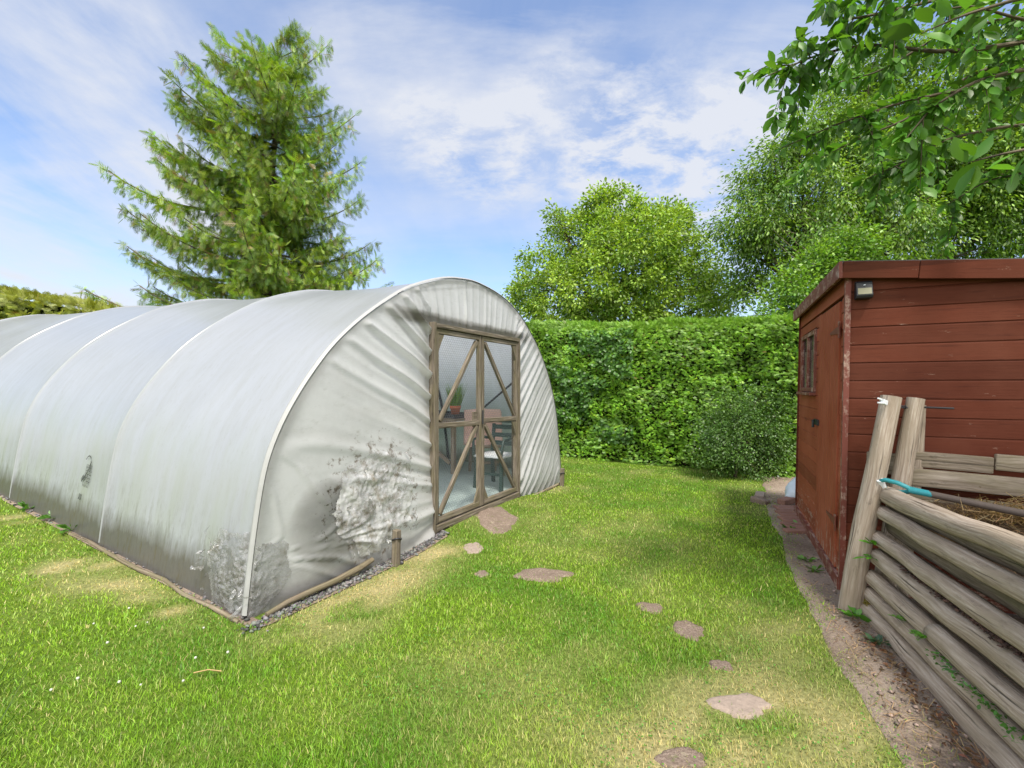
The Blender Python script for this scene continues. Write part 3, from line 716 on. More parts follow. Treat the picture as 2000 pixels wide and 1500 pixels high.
# wooden chair with towel, green plastic armchair
def chair_obj(c, ang, name, lab, mt, seat_mt, arms, hgt=.9):
    ca, sa = math.cos(ang), math.sin(ang)
    def W(x, y, z): return c+A(x*ca-y*sa, x*sa+y*ca, z)
    t = thing(name, lab, 'chair', c)
    MB().bar(W(0, -.21, .43), W(0, .21, .43), .44, .03).build('seat', M[seat_mt], t, .006)
    for x in (-.2, .2):
        MB().bar(W(x, .2, 0), W(x*.95, .18, .415), .04, .04, (ca, sa, 0)).build('leg', M[mt], t)
        MB().bar(W(x, -.25, 0), W(x*.95, -.2, .415), .04, .04, (ca, sa, 0)).build('leg', M[mt], t)
        MB().bar(W(x*.95, -.20, .445), W(x, -.27, hgt), .04, .035, (ca, sa, 0)).build('back_post', M[mt], t)
        if arms:
            MB().tube([W(x*1.15, -.23, .62), W(x*1.2, 0, .66), W(x*1.15, .2, .64), W(x*1.05, .22, .44)], .02, 8).build('arm', M[mt], t)
    for k_, z in enumerate((.56, .67, .78, .87)): MB().bar(W(-.19, -.225-.04*(z-.5), z), W(.19, -.225-.04*(z-.5), z), .02, .06).build('back_slat', M[mt], t)
    MB().bar(W(-.19, .16, .2), W(.19, .16, .2), .025, .03).build('stretcher', M[mt], t)
    return W
fa = math.atan2(TV[1], TV[0])
c1 = ip(4.03, .90, 0); A1 = -2.84
Wc = chair_obj(c1, A1, 'wooden_chair', 'brown wooden chair mostly hidden under the pink towel', 'wood_grey', 'wood_grey', False, .92)
# towel hanging over chair back
u_ = np.linspace(-1, 1, 26)[:, None]; v_ = np.linspace(0, 1, 40)[None, :]
prof = np.array([(.06, .44), (-.14, .47), (-.19, .55), (-.205, .75), (-.215, .93), (-.255, .965), (-.30, .93), (-.30, .7), (-.30, .42)])
sq = np.linspace(0, 1, len(prof)); py_ = np.interp(v_, sq, prof[:, 0]); pz_ = np.interp(v_, sq, prof[:, 1])
rip = .014*np.sin(u_*9+v_*1.5)*sstep(.45, .8, np.abs(v_-.5)*2)
XX = u_*.29*(1+.04*np.sin(v_*6))+v_*0; YY = py_+rip+u_*0; ZZ = pz_+u_*0-.015*np.abs(u_)
ca, sa = math.cos(A1), math.sin(A1)
V = np.stack([c1[0]+XX*ca-YY*sa, c1[1]+XX*sa+YY*ca, c1[2]+ZZ], -1).reshape(-1, 3)
o = props(np_obj('towel', V, grid_faces(26, 40), M['pink_towel'], smooth=True), 'faded pink towel draped over the chair back inside the tunnel', 'towel')
sm = o.modifiers.new('thick', 'SOLIDIFY'); sm.thickness = .008
c2 = ip(3.45, .37, 0)
chair_obj(c2, 2.62, 'garden_chair', 'dark green garden armchair with a white seat pad near the right door', 'green_plastic', 'white_plastic', True, .82)
LEAF = np.array([(0, 0, 0), (.2, .28, .04), (.24, .62, .05), (0, 1, 0), (-.24, .62, .05), (-.2, .28, .04)]); LEAFF = np.array([(0, 1, 2, 3), (0, 3, 4, 5)])
DIAM = np.array([(0, 0, 0), (.27, .45, .06), (0, 1, 0), (-.27, .45, .06)]); DIAMF = np.array([(0, 1, 2, 3)])
def leaves(pos, dirs, size, T=LEAF, F=LEAFF, up=None):
    n = len(pos)
    if up is None: up = unit(rng.normal(0, .55, (n, 3))+A(0, 0, 1))
    return scatter(T, F, pos, frames(dirs, up), np.asarray(size).reshape(n, 1))
def leafy(name, lab, cat, c, n, rad, size, colr, group=None, tall=1.0, mt='leaf', stems=5):
    th = thing(name, lab, cat, c, group)
    p = rng.normal(0, 1, (n, 3)); p = unit(p)*rng.uniform(.25, 1, (n, 1))**.6*rad; p[:, 2] = np.abs(p[:, 2])*tall+rad*.12
    V, F = leaves(c+p, unit(p+rng.normal(0, rad*.5, (n, 3))-A(0, 0, rad*.2)), size*rng.uniform(.6, 1.2, n))
    cc = A(*colr)*rng.uniform(.55, 1.4, (n, 1))*rng.uniform(.9, 1.1, (n, 3))
    np_obj('leaves', V, F, M[mt], th, col=np.repeat(cc, len(F)//n, 0))
    mb = MB()
    for i in range(stems):
        a = i*6.28/stems; mb.tube([c, c+A(math.cos(a)*rad*.35, math.sin(a)*rad*.35, rad*.5*tall), c+A(math.cos(a)*rad*.75, math.sin(a)*rad*.75, rad*.8*tall)], [.006, .004, .002], 5, False)
    mb.build('stems', M['leaf_stem'], th); return th
M['leaf_stem'] = m_plain('green stem', (.09, .13, .03), .7, .3)
leafy('bench_plant', 'leafy dark green seedlings below the bench apron', 'plant', ip(3.55, 2.6, .55), 90, .26, .12, (.05, .12, .03))
# dense plant pressed against the film near the front corner (seen as dark patch through it)
tp = thing('tomato_plant', 'dark green bushy plant pressing against the end film near the corner', 'plant', ip(.52, .15, 0))
n = 2600; t_ = rng.normal(.52, .15, n); d_ = np.abs(rng.normal(0, .03, n)); z_ = np.clip(rng.normal(.46, .15, n), .22, .72)
ok = ((t_-.55)/.30)**2+((z_-.45)/.28)**2 < 1.0; t_, d_, z_ = t_[ok], d_[ok], z_[ok]; n = len(t_); d_ = d_+end_off(t_, z_)+.030
pos = ip(t_, d_, z_-.1); V, F = leaves(pos, unit(rng.normal(0, 1, (n, 1))*A(TU[0], TU[1], 0)+rng.normal(-.2, 1, (n, 1))*A(0, 0, 1)+np.abs(rng.normal(0, .3, (n, 1)))*A(TV[0], TV[1], 0)), .075*rng.uniform(.6, 1.2, n), DIAM, DIAMF, unit(A(-TV[0], -TV[1], 0)+rng.normal(0, .12, (n, 3))))
np_obj('leaves', V, F, M['leaf'], tp, col=A(.012, .026, .01)*rng.uniform(.5, 1.4, (n, 1)))
# ------------------------------------------------------------------ shed
SC = A(2.336, 3.254); SW = A(.419, .908); SS = A(.908, -.419)
def sh(q, s, z): return A(SC[0]+q*SW[0]+s*SS[0]+.022*z, SC[1]+q*SW[1]+s*SS[1], z)
ON = A(-SS[0], -SS[1], 0); OR = A(-SW[0], -SW[1], 0)        # outward of door wall / of side wall
def paint(name, k, band=True):
    m, nt, out = mat(name); g = NT(nt); tc = g('TexCoord').outputs['Object']; sep = g('SeparateXYZ', {0: tc})
    uv = g('UVMap').outputs[0]
    grn = g.noise(g.mapping(uv, (4, 70, 1)), 1.0, 5, .65); big = g.noise(tc, 2.0, 4, .6); fine = g.noise(tc, 26, 5, .7)
    c = g.mix(grn, (.128, .026, .012), (.203, .046, .024))
    c = g.mix(g.math('MULTIPLY', g.ramp(big, [(.4, 0.0), (.7, 1.0)]), .55), c, (.25, .074, .045))
    c = g.mix(g.ramp(g.noise(g.mapping(uv, (2, 30, 1), loc=(3, 1, 0)), 1.0, 5, .7), [(.56, 0.0), (.70, .7)]), c, (.075, .017, .011))
    bt = g('TexWhiteNoise', {'W': g.math('FLOOR', g.math('MULTIPLY', sep.outputs[2], 1/.1246))}, noise_dimensions='1D').outputs[0]
    if band: c = g.mix(1.0, c, g.ramp(bt, [(0.0, .74), (1.0, 1.12)]), 'MULTIPLY')
    lowz = g.ramp(sep.outputs[2], [(.0, .17), (.55, .02), (1.0, .0)])
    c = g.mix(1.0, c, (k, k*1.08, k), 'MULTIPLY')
    wear = g.math('ADD', g.noise(g.mapping(uv, (7, 22, 1)), 1.0, 6, .75), lowz)
    c = g.mix(g.ramp(wear, [(.635, 0.0), (.72, .85)]), c, (.36, .25, .19))
    p = g('BsdfPrincipled', {'Base Color': c, 'Roughness': .7, 'Specular IOR Level': .15})
    g.link(g.bump(grn, .35, .004), p.inputs['Normal']); g.link(p.outputs[0], out.inputs[0]); return m
M['paint'] = paint('red brown paint', .58); M['paint_lit'] = paint('lit red brown paint', 1.55); M['paint_door'] = paint('red brown door paint', 1.55, False)  # shade put into side wall colour, light into door wall and door colour
m, nt, out = mat('chipped paint'); g = NT(nt); uv = g('UVMap').outputs[0]
w_ = g.noise(g.mapping(uv, (9, 12, 1)), 1.0, 5, .75)
c = g.mix(g.ramp(w_, [(.50, 0.0), (.62, .8)]), (.15, .034, .02), (.40, .29, .23))
p = g('BsdfPrincipled', {'Base Color': c, 'Roughness': .65}); g.link(p.outputs[0], out.inputs[0]); M['paint_worn'] = m
shed = thing('garden_shed', 'red brown timber garden shed with shiplap walls and a sloping felt roof', 'shed', sh(0, 0, 0))
BH = .1246
def roofz(s): return 2.285-.095*s
def boards(mb, a0, a1, fn, outw, z0, z1, top=None, step=.25, phase=0.0):
    n0 = int(math.floor((z0-phase)/BH)); r = n0
    while r*BH+phase < z1-1e-4:
        b = max(z0, r*BH+phase); t = min(z1, (r+1)*BH+phase); r += 1
        if t-b < .01: continue
        xs = list(np.arange(a0, a1, step))+[a1]
        for x0, x1 in zip(xs[:-1], xs[1:]):
            t0 = min(t, top(x0)) if top else t; t1 = min(t, top(x1)) if top else t
            if t0-b < .004 or t1-b < .004: continue
            mb.off += .013; pts = []
            for x, tt in ((x0, t0), (x1, t1)):
                ch = min(.014, (tt-b)*.5)
                pts += [fn(x, b)+outw*.0125, fn(x, tt-ch)+outw*.0105, fn(x, tt)+outw*.003, fn(x, b)-outw*.012]
            UVr = r*.37
            h = t-b
            V = pts
            F = [(0, 4, 5, 1), (1, 5, 6, 2), (3, 7, 4, 0)]
            if abs(x0-a0) < 1e-6: F.append((0, 1, 2, 3))
            if abs(x1-a1) < 1e-6: F.append((4, 7, 6, 5))
            UV = [[(x0+UVr*3, UVr), (x1+UVr*3, UVr), (x1+UVr*3, UVr+h*.9), (x0+UVr*3, UVr+h*.9)], [(x0+UVr*3, UVr+h*.9), (x1+UVr*3, UVr+h*.9), (x1+UVr*3, UVr+h), (x0+UVr*3, UVr+h)], [(x0+UVr*3, UVr)]*4, [(0, 0)]*4, [(0, 0)]*4]
            mb.add(V, F, UV[:len(F)])
SQ, SD = 2.20, 1.9
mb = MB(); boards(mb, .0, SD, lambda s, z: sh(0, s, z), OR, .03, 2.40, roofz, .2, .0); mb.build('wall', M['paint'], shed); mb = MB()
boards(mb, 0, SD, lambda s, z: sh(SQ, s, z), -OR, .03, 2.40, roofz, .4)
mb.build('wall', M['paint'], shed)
fd = lambda q, z: sh(q, 0, z)
mb = MB(); DQ0, DQ1, DZ = .17, .98, 2.085; WQ0, WQ1, WZ0, WZ1 = 1.18, 1.98, 1.40, 1.99
boards(mb, .03, DQ0-.012, fd, ON, .10, DZ+.02); boards(mb, DQ1+.012, WQ0-.02, fd, ON, .10, DZ+.02)
boards(mb, WQ0-.02, WQ1+.02, fd, ON, .10, WZ0-.02); boards(mb, WQ1+.02, SQ, fd, ON, .10, DZ+.02); boards(mb, WQ0-.02, WQ1+.02, fd, ON, WZ1+.02, DZ+.02)
boards(mb, .03, SQ, fd, ON, DZ+.025, 2.30)
mb.build('wall', M['paint_lit'], shed)
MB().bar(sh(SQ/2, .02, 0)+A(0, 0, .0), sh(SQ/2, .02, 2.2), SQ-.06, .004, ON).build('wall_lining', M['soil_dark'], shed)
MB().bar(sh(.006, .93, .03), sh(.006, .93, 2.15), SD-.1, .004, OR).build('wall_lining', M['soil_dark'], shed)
# plinth and corner battens
MB().bar(sh(0, -.012, .05), sh(SQ, -.012, .05), .045, .10).build('plinth', M['paint_worn'], shed)
MB().bar(sh(-.012, -.012, .02), sh(-.012, -.012, 2.26), .034, .034, ON).build('corner_batten', M['paint_worn'], shed)
MB().bar(sh(SQ+.01, -.012, .02), sh(SQ+.01, -.012, 2.26), .03, .03, ON).build('corner_batten', M['paint'], shed)
# roof: felt sheet, fascia and bargeboard
mb = MB(); ov = .07
cn = [(-ov, -ov), (SQ+ov, -ov), (SQ+ov, SD+ov), (-ov, SD+ov)]
lo = [sh(q, s, roofz(s)+.015) for q, s in cn]; hi = [p+A(0, 0, .022) for p in lo]
mb.add(lo+hi, [(3, 2, 1, 0), (4, 5, 6, 7)]+[(i, (i+1) % 4, 4+(i+1) % 4, 4+i) for i in range(4)])
M['felt'] = m_plain('roof felt', (.10, .10, .10), .95, .3, 60, .5)
mb.build('roof', M['felt'], shed)
FZ = .115
MB().bar(sh(-ov-.02, -ov, roofz(-ov)-.03), sh(SQ+ov, -ov, roofz(-ov)-.03), .022, FZ).build('fascia', M['paint_worn'], shed, .003)
MB().bar(sh(-ov, -ov+.013, roofz(-ov)-.028), sh(-ov, .36, roofz(.36)-.028), .022, FZ).build('bargeboard', M['paint'], shed, .003)
MB().bar(sh(-ov, .363, roofz(.363)-.030), sh(-ov, SD+ov, roofz(SD+ov)-.030), .022, FZ+.004).build('bargeboard', M['paint'], shed, .003)
# door of vertical boards
dm = MB(); nb = 9; wv = (DQ1-DQ0)/nb
for i in range(nb):
    q = DQ0+wv*(i+.5)
    dm.off += 1.1; dm.bar(sh(q, 0, .11)+ON*.012, sh(q, 0, DZ-.004)+ON*.012, wv-.006, .022, ON)
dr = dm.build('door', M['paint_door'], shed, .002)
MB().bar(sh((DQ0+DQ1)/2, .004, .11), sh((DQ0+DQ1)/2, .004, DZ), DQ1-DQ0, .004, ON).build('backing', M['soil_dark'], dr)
for z in (1.87, .45):
    a = sh(DQ0-.03, 0, z)+ON*.026; b = sh(DQ0+.30, 0, z+.0)+ON*.026
    mb = MB(); up = A(0, 0, 1)
    mb.add([a-up*.03, b-up*.008, b+up*.008, a+up*.03, a-up*.03+ON*.004, b-up*.008+ON*.004, b+up*.008+ON*.004, a+up*.03+ON*.004], [(0, 3, 2, 1), (4, 5, 6, 7), (0, 1, 5, 4), (2, 3, 7, 6), (1, 2, 6, 5), (3, 0, 4, 7)])
    mb.bar(a-up*.06+ON*.004, a+up*.06+ON*.004, .03, .008, ON).build('hinge', M['paint_worn'], dr)
for z in (1.13, ):
    mb = MB(); mb.bar(sh(DQ1-.09, 0, z)+ON*.03, sh(DQ1+.10, 0, z)+ON*.03, .014, .05); mb.tube([sh(DQ1+.03, 0, z+.02)+ON*.05, sh(DQ1+.03, 0, z-.05)+ON*.05], .011, 8)
    mb.build('latch', M['black_plastic'], dr)
# window
wf = MB()
for a, b in (((WQ0, WZ0), (WQ0, WZ1)), ((WQ1, WZ0), (WQ1, WZ1)), (((WQ0+WQ1)/2, WZ0), ((WQ0+WQ1)/2, WZ1))): wf.bar(sh(a[0], 0, a[1])+ON*.016, sh(b[0], 0, b[1])+ON*.016, .05, .03, ON)
for z in (WZ0+.02, WZ1-.02): wf.bar(sh(WQ0+.025, 0, z)+ON*.017, sh(WQ1-.025, 0, z)+ON*.017, .026, .04)
win = wf.build('window', M['paint_worn'], shed, .002)
m, nt, out = mat('window glass'); g = NT(nt)
p = g('BsdfPrincipled', {'Base Color': (.05, .055, .055, 1), 'Roughness': .04, 'Specular IOR Level': .8}); t = g('BsdfTransparent')
mx = g('MixShader', {0: .6, 1: p.outputs[0], 2: t.outputs[0]}); g.link(mx.outputs[0], out.inputs[0])
for q0, q1 in ((WQ0+.027, (WQ0+WQ1)/2-.027), ((WQ0+WQ1)/2+.027, WQ1-.027)):
    MB().bar(sh((q0+q1)/2, 0, WZ0+.03)+ON*.008, sh((q0+q1)/2, 0, WZ1-.03)+ON*.008, q1-q0, .004, ON).build('pane', m, win)
MB().bar(sh(WQ0-.03, 0, WZ0-.02)+ON*.03, sh(WQ1+.03, 0, WZ0-.02)+ON*.03, .07, .028).build('sill', M['paint_worn'], win, .003)
mb = MB(); q = np.linspace(WQ0, WQ1, 40); M['curtain'] = m_plain('cream curtain', (.55, .50, .34), .9, .15)
VV = [sh(a, -.0+.0, z)+ON*(-.004+.004*math.sin(a*60)) for a in q for z in (WZ0, WZ0+.42)]
mb.add(VV, [(2*i, 2*i+2, 2*i+3, 2*i+1) for i in range(39)]); mb.build('curtain', M['curtain'], win)
# solar wall light
lt = thing('wall_light', 'small black solar wall light with a cream panel under the shed roof', 'wall light', sh(0, .07, 2.1)+OR*.03)
def lw(s, o, z): return sh(0, s, z)+OR*(.016+o)
mb = MB(); pr = [(0, 2.055), (.062, 2.058), (.072, 2.075), (.040, 2.168), (.028, 2.178), (0, 2.178)]
VV = [lw(s, o, z) for s in (.025, .118) for o, z in pr]
mb.add(VV, [(5, 4, 3, 2, 1, 0), (6, 7, 8, 9, 10, 11)]+[(i, (i+1) % 6, 6+(i+1) % 6, 6+i) for i in range(6)]); mb.build('light_body', M['black_plastic'], lt, .003)
def onface(z, e): k_ = (z-2.075)/(.093); return .072-.032*k_+e
m, nt, out = mat('light panel'); g = NT(nt); p = g('BsdfPrincipled', {'Base Color': (.25, .23, .14, 1), 'Roughness': .35}); g.link(p.outputs[0], out.inputs[0])
mb = MB(); mb.add([lw(.033, onface(2.082, .003), 2.082), lw(.110, onface(2.082, .003), 2.082), lw(.110, onface(2.126, .003), 2.126), lw(.033, onface(2.126, .003), 2.126)], [(0, 1, 2, 3)]); mb.build('led_panel', m, lt)
MB().lathe([(.001, .006), (.006, .004), (.008, 0)], lw(.072, onface(2.145, 0), 2.145), 10).build('sensor', M['white_plastic'], lt)

# ------------------------------------------------------------------ compost bin: leaning posts, log wall, back boards
BIN = thing('compost_bin', 'compost bin of stacked weathered logs with leaning posts beside the shed', 'compost bin', A(2.3, 2.9, 0))
LD = unit(A(-.302, -.957))
def lp(l, z, rec=0.0, tilt=0.0): return A(2.262+.16*z+rec+LD[0]*l, 2.945+LD[1]*l, z+tilt*l+float(zg(2.2, 2.6)))
def log(name, l0, l1, z, r, rec=0, tilt=0, mt='log', seed=0, parent=BIN):
    ls = np.linspace(l0, l1, 26); wob = [.003*math.sin(l*5+seed*2)+.002*math.sin(l*13+seed) for l in ls]
    pts = [lp(l, z, rec, tilt)+A(w*.6, 0, w) for l, w in zip(ls, wob)]
    rad = [r*(1+.04*math.sin(l*4+seed)) for l in ls]; rad[0] = r*.82; rad[-1] = r*.85
    pts.insert(1, pts[0]+(pts[1]-pts[0])*.12); rad.insert(1, r)
    return MB().tube(pts, rad, 18, nz=.03, seed=seed).build(name, M[mt], parent)
E1 = 1.95
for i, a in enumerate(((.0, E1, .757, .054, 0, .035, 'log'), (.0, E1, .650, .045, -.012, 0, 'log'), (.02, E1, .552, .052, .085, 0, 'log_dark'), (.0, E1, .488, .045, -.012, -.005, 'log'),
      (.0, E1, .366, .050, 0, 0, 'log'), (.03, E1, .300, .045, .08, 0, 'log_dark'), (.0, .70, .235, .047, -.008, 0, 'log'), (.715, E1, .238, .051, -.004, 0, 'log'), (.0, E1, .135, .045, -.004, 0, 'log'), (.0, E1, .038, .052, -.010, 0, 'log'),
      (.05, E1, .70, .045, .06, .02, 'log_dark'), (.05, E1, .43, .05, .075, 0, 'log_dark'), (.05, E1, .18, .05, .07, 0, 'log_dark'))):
    log('log', *a[:6], mt=a[6], seed=i*3+1)
def post(p0, p1, r0, r1, seed, half=False):
    ts = np.linspace(0, 1, 16); p0 = A(*p0); p1 = A(*p1)
    pts = [p0+(p1-p0)*t+A(.012*math.sin(t*4+seed), .004*math.sin(t*7), 0) for t in ts]
    return MB().tube(pts, [r0+(r1-r0)*t for t in ts], 16, nz=.06, seed=seed).build('post', M['log'], BIN)
p1 = post((2.165, 2.965, -.05), (2.435, 2.965, 1.385), .066, .056, 3)
post((2.37, 2.97, .05), (2.585, 2.94, 1.375), .062, .047, 8); post((2.56, 3.03, .05), (2.675, 3.02, 1.33), .036, .034, 12)
lp_end = lp(E1-.1, 0); post((lp_end[0]-.11, lp_end[1], 0), (lp_end[0]+.1, lp_end[1], 1.2), .06, .055, 15)
def ins(): 
    mb = MB(); c = A(2.375, 2.925, 1.345)
    mb.bar(c, c+A(-.035, -.012, .012), .022, .03); mb.bar(c+A(-.035, -.012, .022), c+A(-.066, -.016, .032), .010, .010); mb.bar(c+A(-.035, -.012, .0), c+A(-.066, -.016, .004), .010, .010)
    mb.build('insulator', M['white_plastic'], p1, .002)
ins()
mb = MB()
for i in range(5):
    c = A(2.475+.017*i, 2.945, 1.325-.006*math.sin(i*.8)); mb.tube([c+A(.012*math.cos(a), .012*math.sin(a)*(i % 2), .008*math.sin(a)) for a in np.linspace(0, 6.28, 9)], .0035, 5)
mb.tube([A(2.62, 2.93, 1.318), A(2.68, 2.93, 1.316), A(2.78, 2.90, 1.312)], .007, 6)
mb.build('chain', M['black_plastic'], BIN)
# back boards standing just in front of the shed wall
def bb(s, z, o=.10): return A(SC[0]+s*SS[0]+OR[0]*o, SC[1]+s*SS[1]+OR[1]*o, z)
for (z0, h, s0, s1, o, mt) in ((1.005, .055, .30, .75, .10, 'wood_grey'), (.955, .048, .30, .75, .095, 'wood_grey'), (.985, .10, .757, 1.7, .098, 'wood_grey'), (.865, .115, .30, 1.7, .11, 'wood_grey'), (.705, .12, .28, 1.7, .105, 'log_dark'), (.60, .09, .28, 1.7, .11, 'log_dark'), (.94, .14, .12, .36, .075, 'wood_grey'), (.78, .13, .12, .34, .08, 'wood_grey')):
    MB().bar(bb(s0, z0, o), bb(s1, z0-.045*(s1-s0), o), .035, h).build('back_board', M[mt], BIN, .008)
# compost fill
u_ = np.linspace(0, 1, 90)[:, None]; v_ = np.linspace(0, 1, 90)[None, :]
X0 = 2.262+.12+.05; yy = 2.93-u_*2.0+v_*0; xx = X0+LD[0]*(u_*2.0/.957)+v_*1.25+v_*u_*.4
zz = .685+.10*(fbm(xx*3, yy*3, 71, 3)-.5)+.05*(fbm(xx*16, yy*16, 72, 3)-.5)-.10*np.exp(-(v_/.06)**2)+.03*v_
m, nt, out = mat('compost'); g = NT(nt); tc = g('TexCoord').outputs['Object']; n1 = g.noise(tc, 60, 6, .75)
c = g.ramp(n1, [(.3, (.035, .022, .015)), (.5, (.11, .065, .038)), (.7, (.24, .15, .085))]); c = g.mix(g.ramp(g.noise(tc, 5, 3), [(.5, 0.0), (.65, .7)]), c, g.mix(n1, (.16, .09, .04), (.42, .28, .13)))
p = g('BsdfPrincipled', {'Base Color': c, 'Roughness': 1.0}); g.link(g.bump(n1, 1.0, .03), p.inputs['Normal']); g.link(p.outputs[0], out.inputs[0])
COMP = props(np_obj('compost', np.stack([xx, yy, zz], -1).reshape(-1, 3), grid_faces(90, 90), m), 'brown compost and dry clippings filling the log bin', 'compost', kind='stuff')
def stalks(name, pos, L, w, colr, tiltz, mt, lab=None, cat=None, kind=None):
    n = len(pos); a = rng.uniform(0, 6.28, n); d = np.stack([np.cos(a), np.sin(a), rng.normal(0, tiltz, n)], -1); d = unit(d)*np.asarray(L).reshape(-1, 1)
    sd = unit(np.cross(d, A(0, 0, 1)+rng.normal(0, .4, (n, 3))))*w/2; bend = rng.normal(0, .15, (n, 3))*np.asarray(L).reshape(-1, 1)
    mid = pos+bend; V = np.stack([pos-d/2-sd, pos-d/2+sd, mid+sd, mid-sd, pos+d/2+sd*.5, pos+d/2-sd*.5], 1).reshape(-1, 3)
    o = (np.arange(n)*6)[:, None]; F = np.concatenate([o+np.array([[0, 1, 2, 3]]), o+np.array([[3, 2, 4, 5]])], 1).reshape(-1, 4)
    cc = A(*colr)*rng.uniform(.45, 1.4, (n, 1))*rng.uniform(.9, 1.1, (n, 3))
    return props(np_obj(name, V, F, M[mt], col=np.repeat(cc, 2, 0)), lab, cat, None, kind)
n = 4200; ui = rng.uniform(0, 1, n); vi = rng.uniform(.03, 1, n); cl = fbm(ui*5, vi*5, 75, 2) > .42; ui, vi = ui[cl], vi[cl]
px_ = X0+LD[0]*(ui*2.0/.957)+vi*1.25+vi*ui*.4; py_ = 2.93-ui*2.0
pz_ = .70+.10*(fbm(px_*3, py_*3, 71, 3)-.5)+.05*(fbm(px_*16, py_*16, 72, 3)-.5)-.10*np.exp(-(vi/.06)**2)+.03*vi+rng.uniform(0, .02, len(ui))
stalks('straw', np.stack([px_, py_, pz_], -1), rng.uniform(.03, .10, len(ui)), .004, (.15, .10, .055), .25, 'grass', 'dry straw clippings scattered over the compost', 'straw', 'stuff')
# straw heap at the back of the compost
n = 900; c0 = A(2.80, 2.52, .77); P = c0+rng.normal(0, 1, (n, 3))*A(.16, .10, .03); P[:, 2] = np.abs(P[:, 2]-.74)+.72
stalks('straw', P, rng.uniform(.04, .14, n), .004, (.30, .20, .09), .3, 'grass', 'golden heap of dry straw at the back of the compost', 'straw', 'stuff')
# soil debris in gap of the log wall
n = 500; l = rng.uniform(.35, 1.6, n); P = np.array([lp(a, .43, rng.uniform(-.035, .03)) for a in l])+rng.normal(0, .006, (n, 3))
V, F = scatter(IC, ICF, P, yaw(n), rng.uniform(.004, .014, (n, 1))*rng.uniform(.6, 1.3, (n, 3)))
props(np_obj('soil_crumbs', V, F, M['col_rough'], BIN, col=np.repeat(A(.07, .035, .025)*rng.uniform(.4, 1.6, (n, 1)), 10, 0)), None, None, None, 'stuff')
# garden tool: teal handle, brown shaft
ta = A(2.335, 2.905, .835); tb_ = A(2.60, 2.325, .805); td_ = unit(tb_-ta)
M['shaft'] = m_plain('dark worn ash shaft', (.10, .075, .06), .7, .3, 30)
tool = thing('garden_spade', 'garden spade lying on the top log with a teal grip and brown shaft', 'spade', ta)
MB().tube([ta+td_*.20, tb_, tb_+td_*.35], [.019, .019, .019], 12, nz=.03).build('shaft', M['shaft'], tool)
sx = unit(np.cross(td_, A(0, 0, 1))); uz = np.cross(sx, td_)
# open D grip: closed loop of oval section plus socket
mb = MB(); loopp = [(.0, -.030), (.0, .030), (.03, .044), (.09, .040), (.135, .018), (.16, .0), (.135, -.018), (.09, -.040), (.03, -.044), (.0, -.030)]
mb.tube([ta+td_*a+(uz*.8+sx*.6)*b for a, b in loopp], [.0135]*10, 10, cap=False); mb.tube([ta+td_*.145, ta+td_*.27], [.021, .0185], 12)
gr = mb.build('grip', M['teal'], tool)
MB().tube([ta+(uz*.8+sx*.6)*-.036-td_*.004, ta+(uz*.8+sx*.6)*.036-td_*.004], .0185, 12).build('grip_end', M['white_plastic'], gr)
ht = tb_+td_*.35
MB().bar(ht, ht+td_*.28, .17, .004, uz).build('blade', M['steel'], tool)

# ------------------------------------------------------------------ stepping stones, bricks, oddments
def stone(px, py, wpx, hpx, lab, mt='stone', seed=0, rise=.014):
    Yc = FOC*EYE/(py-HOR); c = G(px, py); rx = wpx/2*Yc/FOC; ry = hpx/2*Yc*Yc/(FOC*EYE)
    n = 40; P = []
    for i in range(n):
        a = 6.283*i/n; r = 1+.45*(float(fbm(3+2*math.cos(a), 3+2*math.sin(a), seed, 3))-.5)*2
        P.append((c[0]+rx*r*math.cos(a), c[1]+ry*r*math.sin(a)))
    z = float(zg(*c)); V = []; rings = 8
    for k_ in range(rings+1):
        f_ = k_/rings
        for x, y in P:
            xx_ = c[0]+(x-c[0])*f_; yy_ = c[1]+(y-c[1])*f_
            V.append((xx_, yy_, float(zg(xx_, yy_))+rise*(1-sstep(.85, 1, f_)*1.2)+.006*(float(fbm(xx_*14, yy_*14, seed, 3))-.5)))
    me = np_obj('stepping_stone', np.array(V), grid_faces(rings+1, n, True), M[mt], smooth=True)
    me.data.update()
    props(me, lab, 'stepping stone', 'stepping stones set in the lawn'); return (c, rx, ry)
STONES = [stone(968, 1023, 96, 36, 'large grey stepping stone in front of the tunnel doors', seed=1),
 stone(1058, 1123, 112, 24, 'wide stepping stone in the middle of the lawn, second from the tunnel doors', seed=2),
 stone(1269, 1187, 52, 20, 'small stepping stone in mid lawn, third along the curved line', seed=3),
 stone(1347, 1231, 58, 32, 'brown stepping stone in front of the small overgrown one near the soil edge', seed=4),
 stone(1408, 1300, 46, 18, 'tiny overgrown stepping stone between the brown one and the pale one', seed=5),
 stone(1446, 1378, 122, 46, 'pale worn stepping stone near the soil edge in the foreground', 'concrete', 6),
 stone(1330, 1484, 108, 46, 'earthy stepping stone at the bottom of the lawn, nearest to the viewer', seed=7),
 stone(926, 1071, 34, 22, 'bare stone just outside the left tunnel jamb', 'concrete', 8, .01),
 stone(941, 1121, 26, 12, 'smallest stone flush in the grass left of the wide stepping stone', seed=9, rise=.01)]
k_ = 0
for row in range(9):
    y = 4.55+.112*row; x0 = float(np.interp(y, EDGE[:, 1], EDGE[:, 0]))+.02
    for j in range(2 if row > 2 else 1):
        c = A(x0+.11+j*.222+(.03 if row % 2 else 0), y+.01*random.random(), 0); c[2] = float(zg(c[0], c[1]))+.012
        a = random.uniform(-.08, .08)
        o = MB().box(c, .205, .098, .05, (math.cos(a), math.sin(a), 0)).build('paving_brick', M['brick'], None, .006)
        props(o, 'worn paving brick laid in the soil strip beside the shed door', 'brick', 'paving bricks beside the shed')
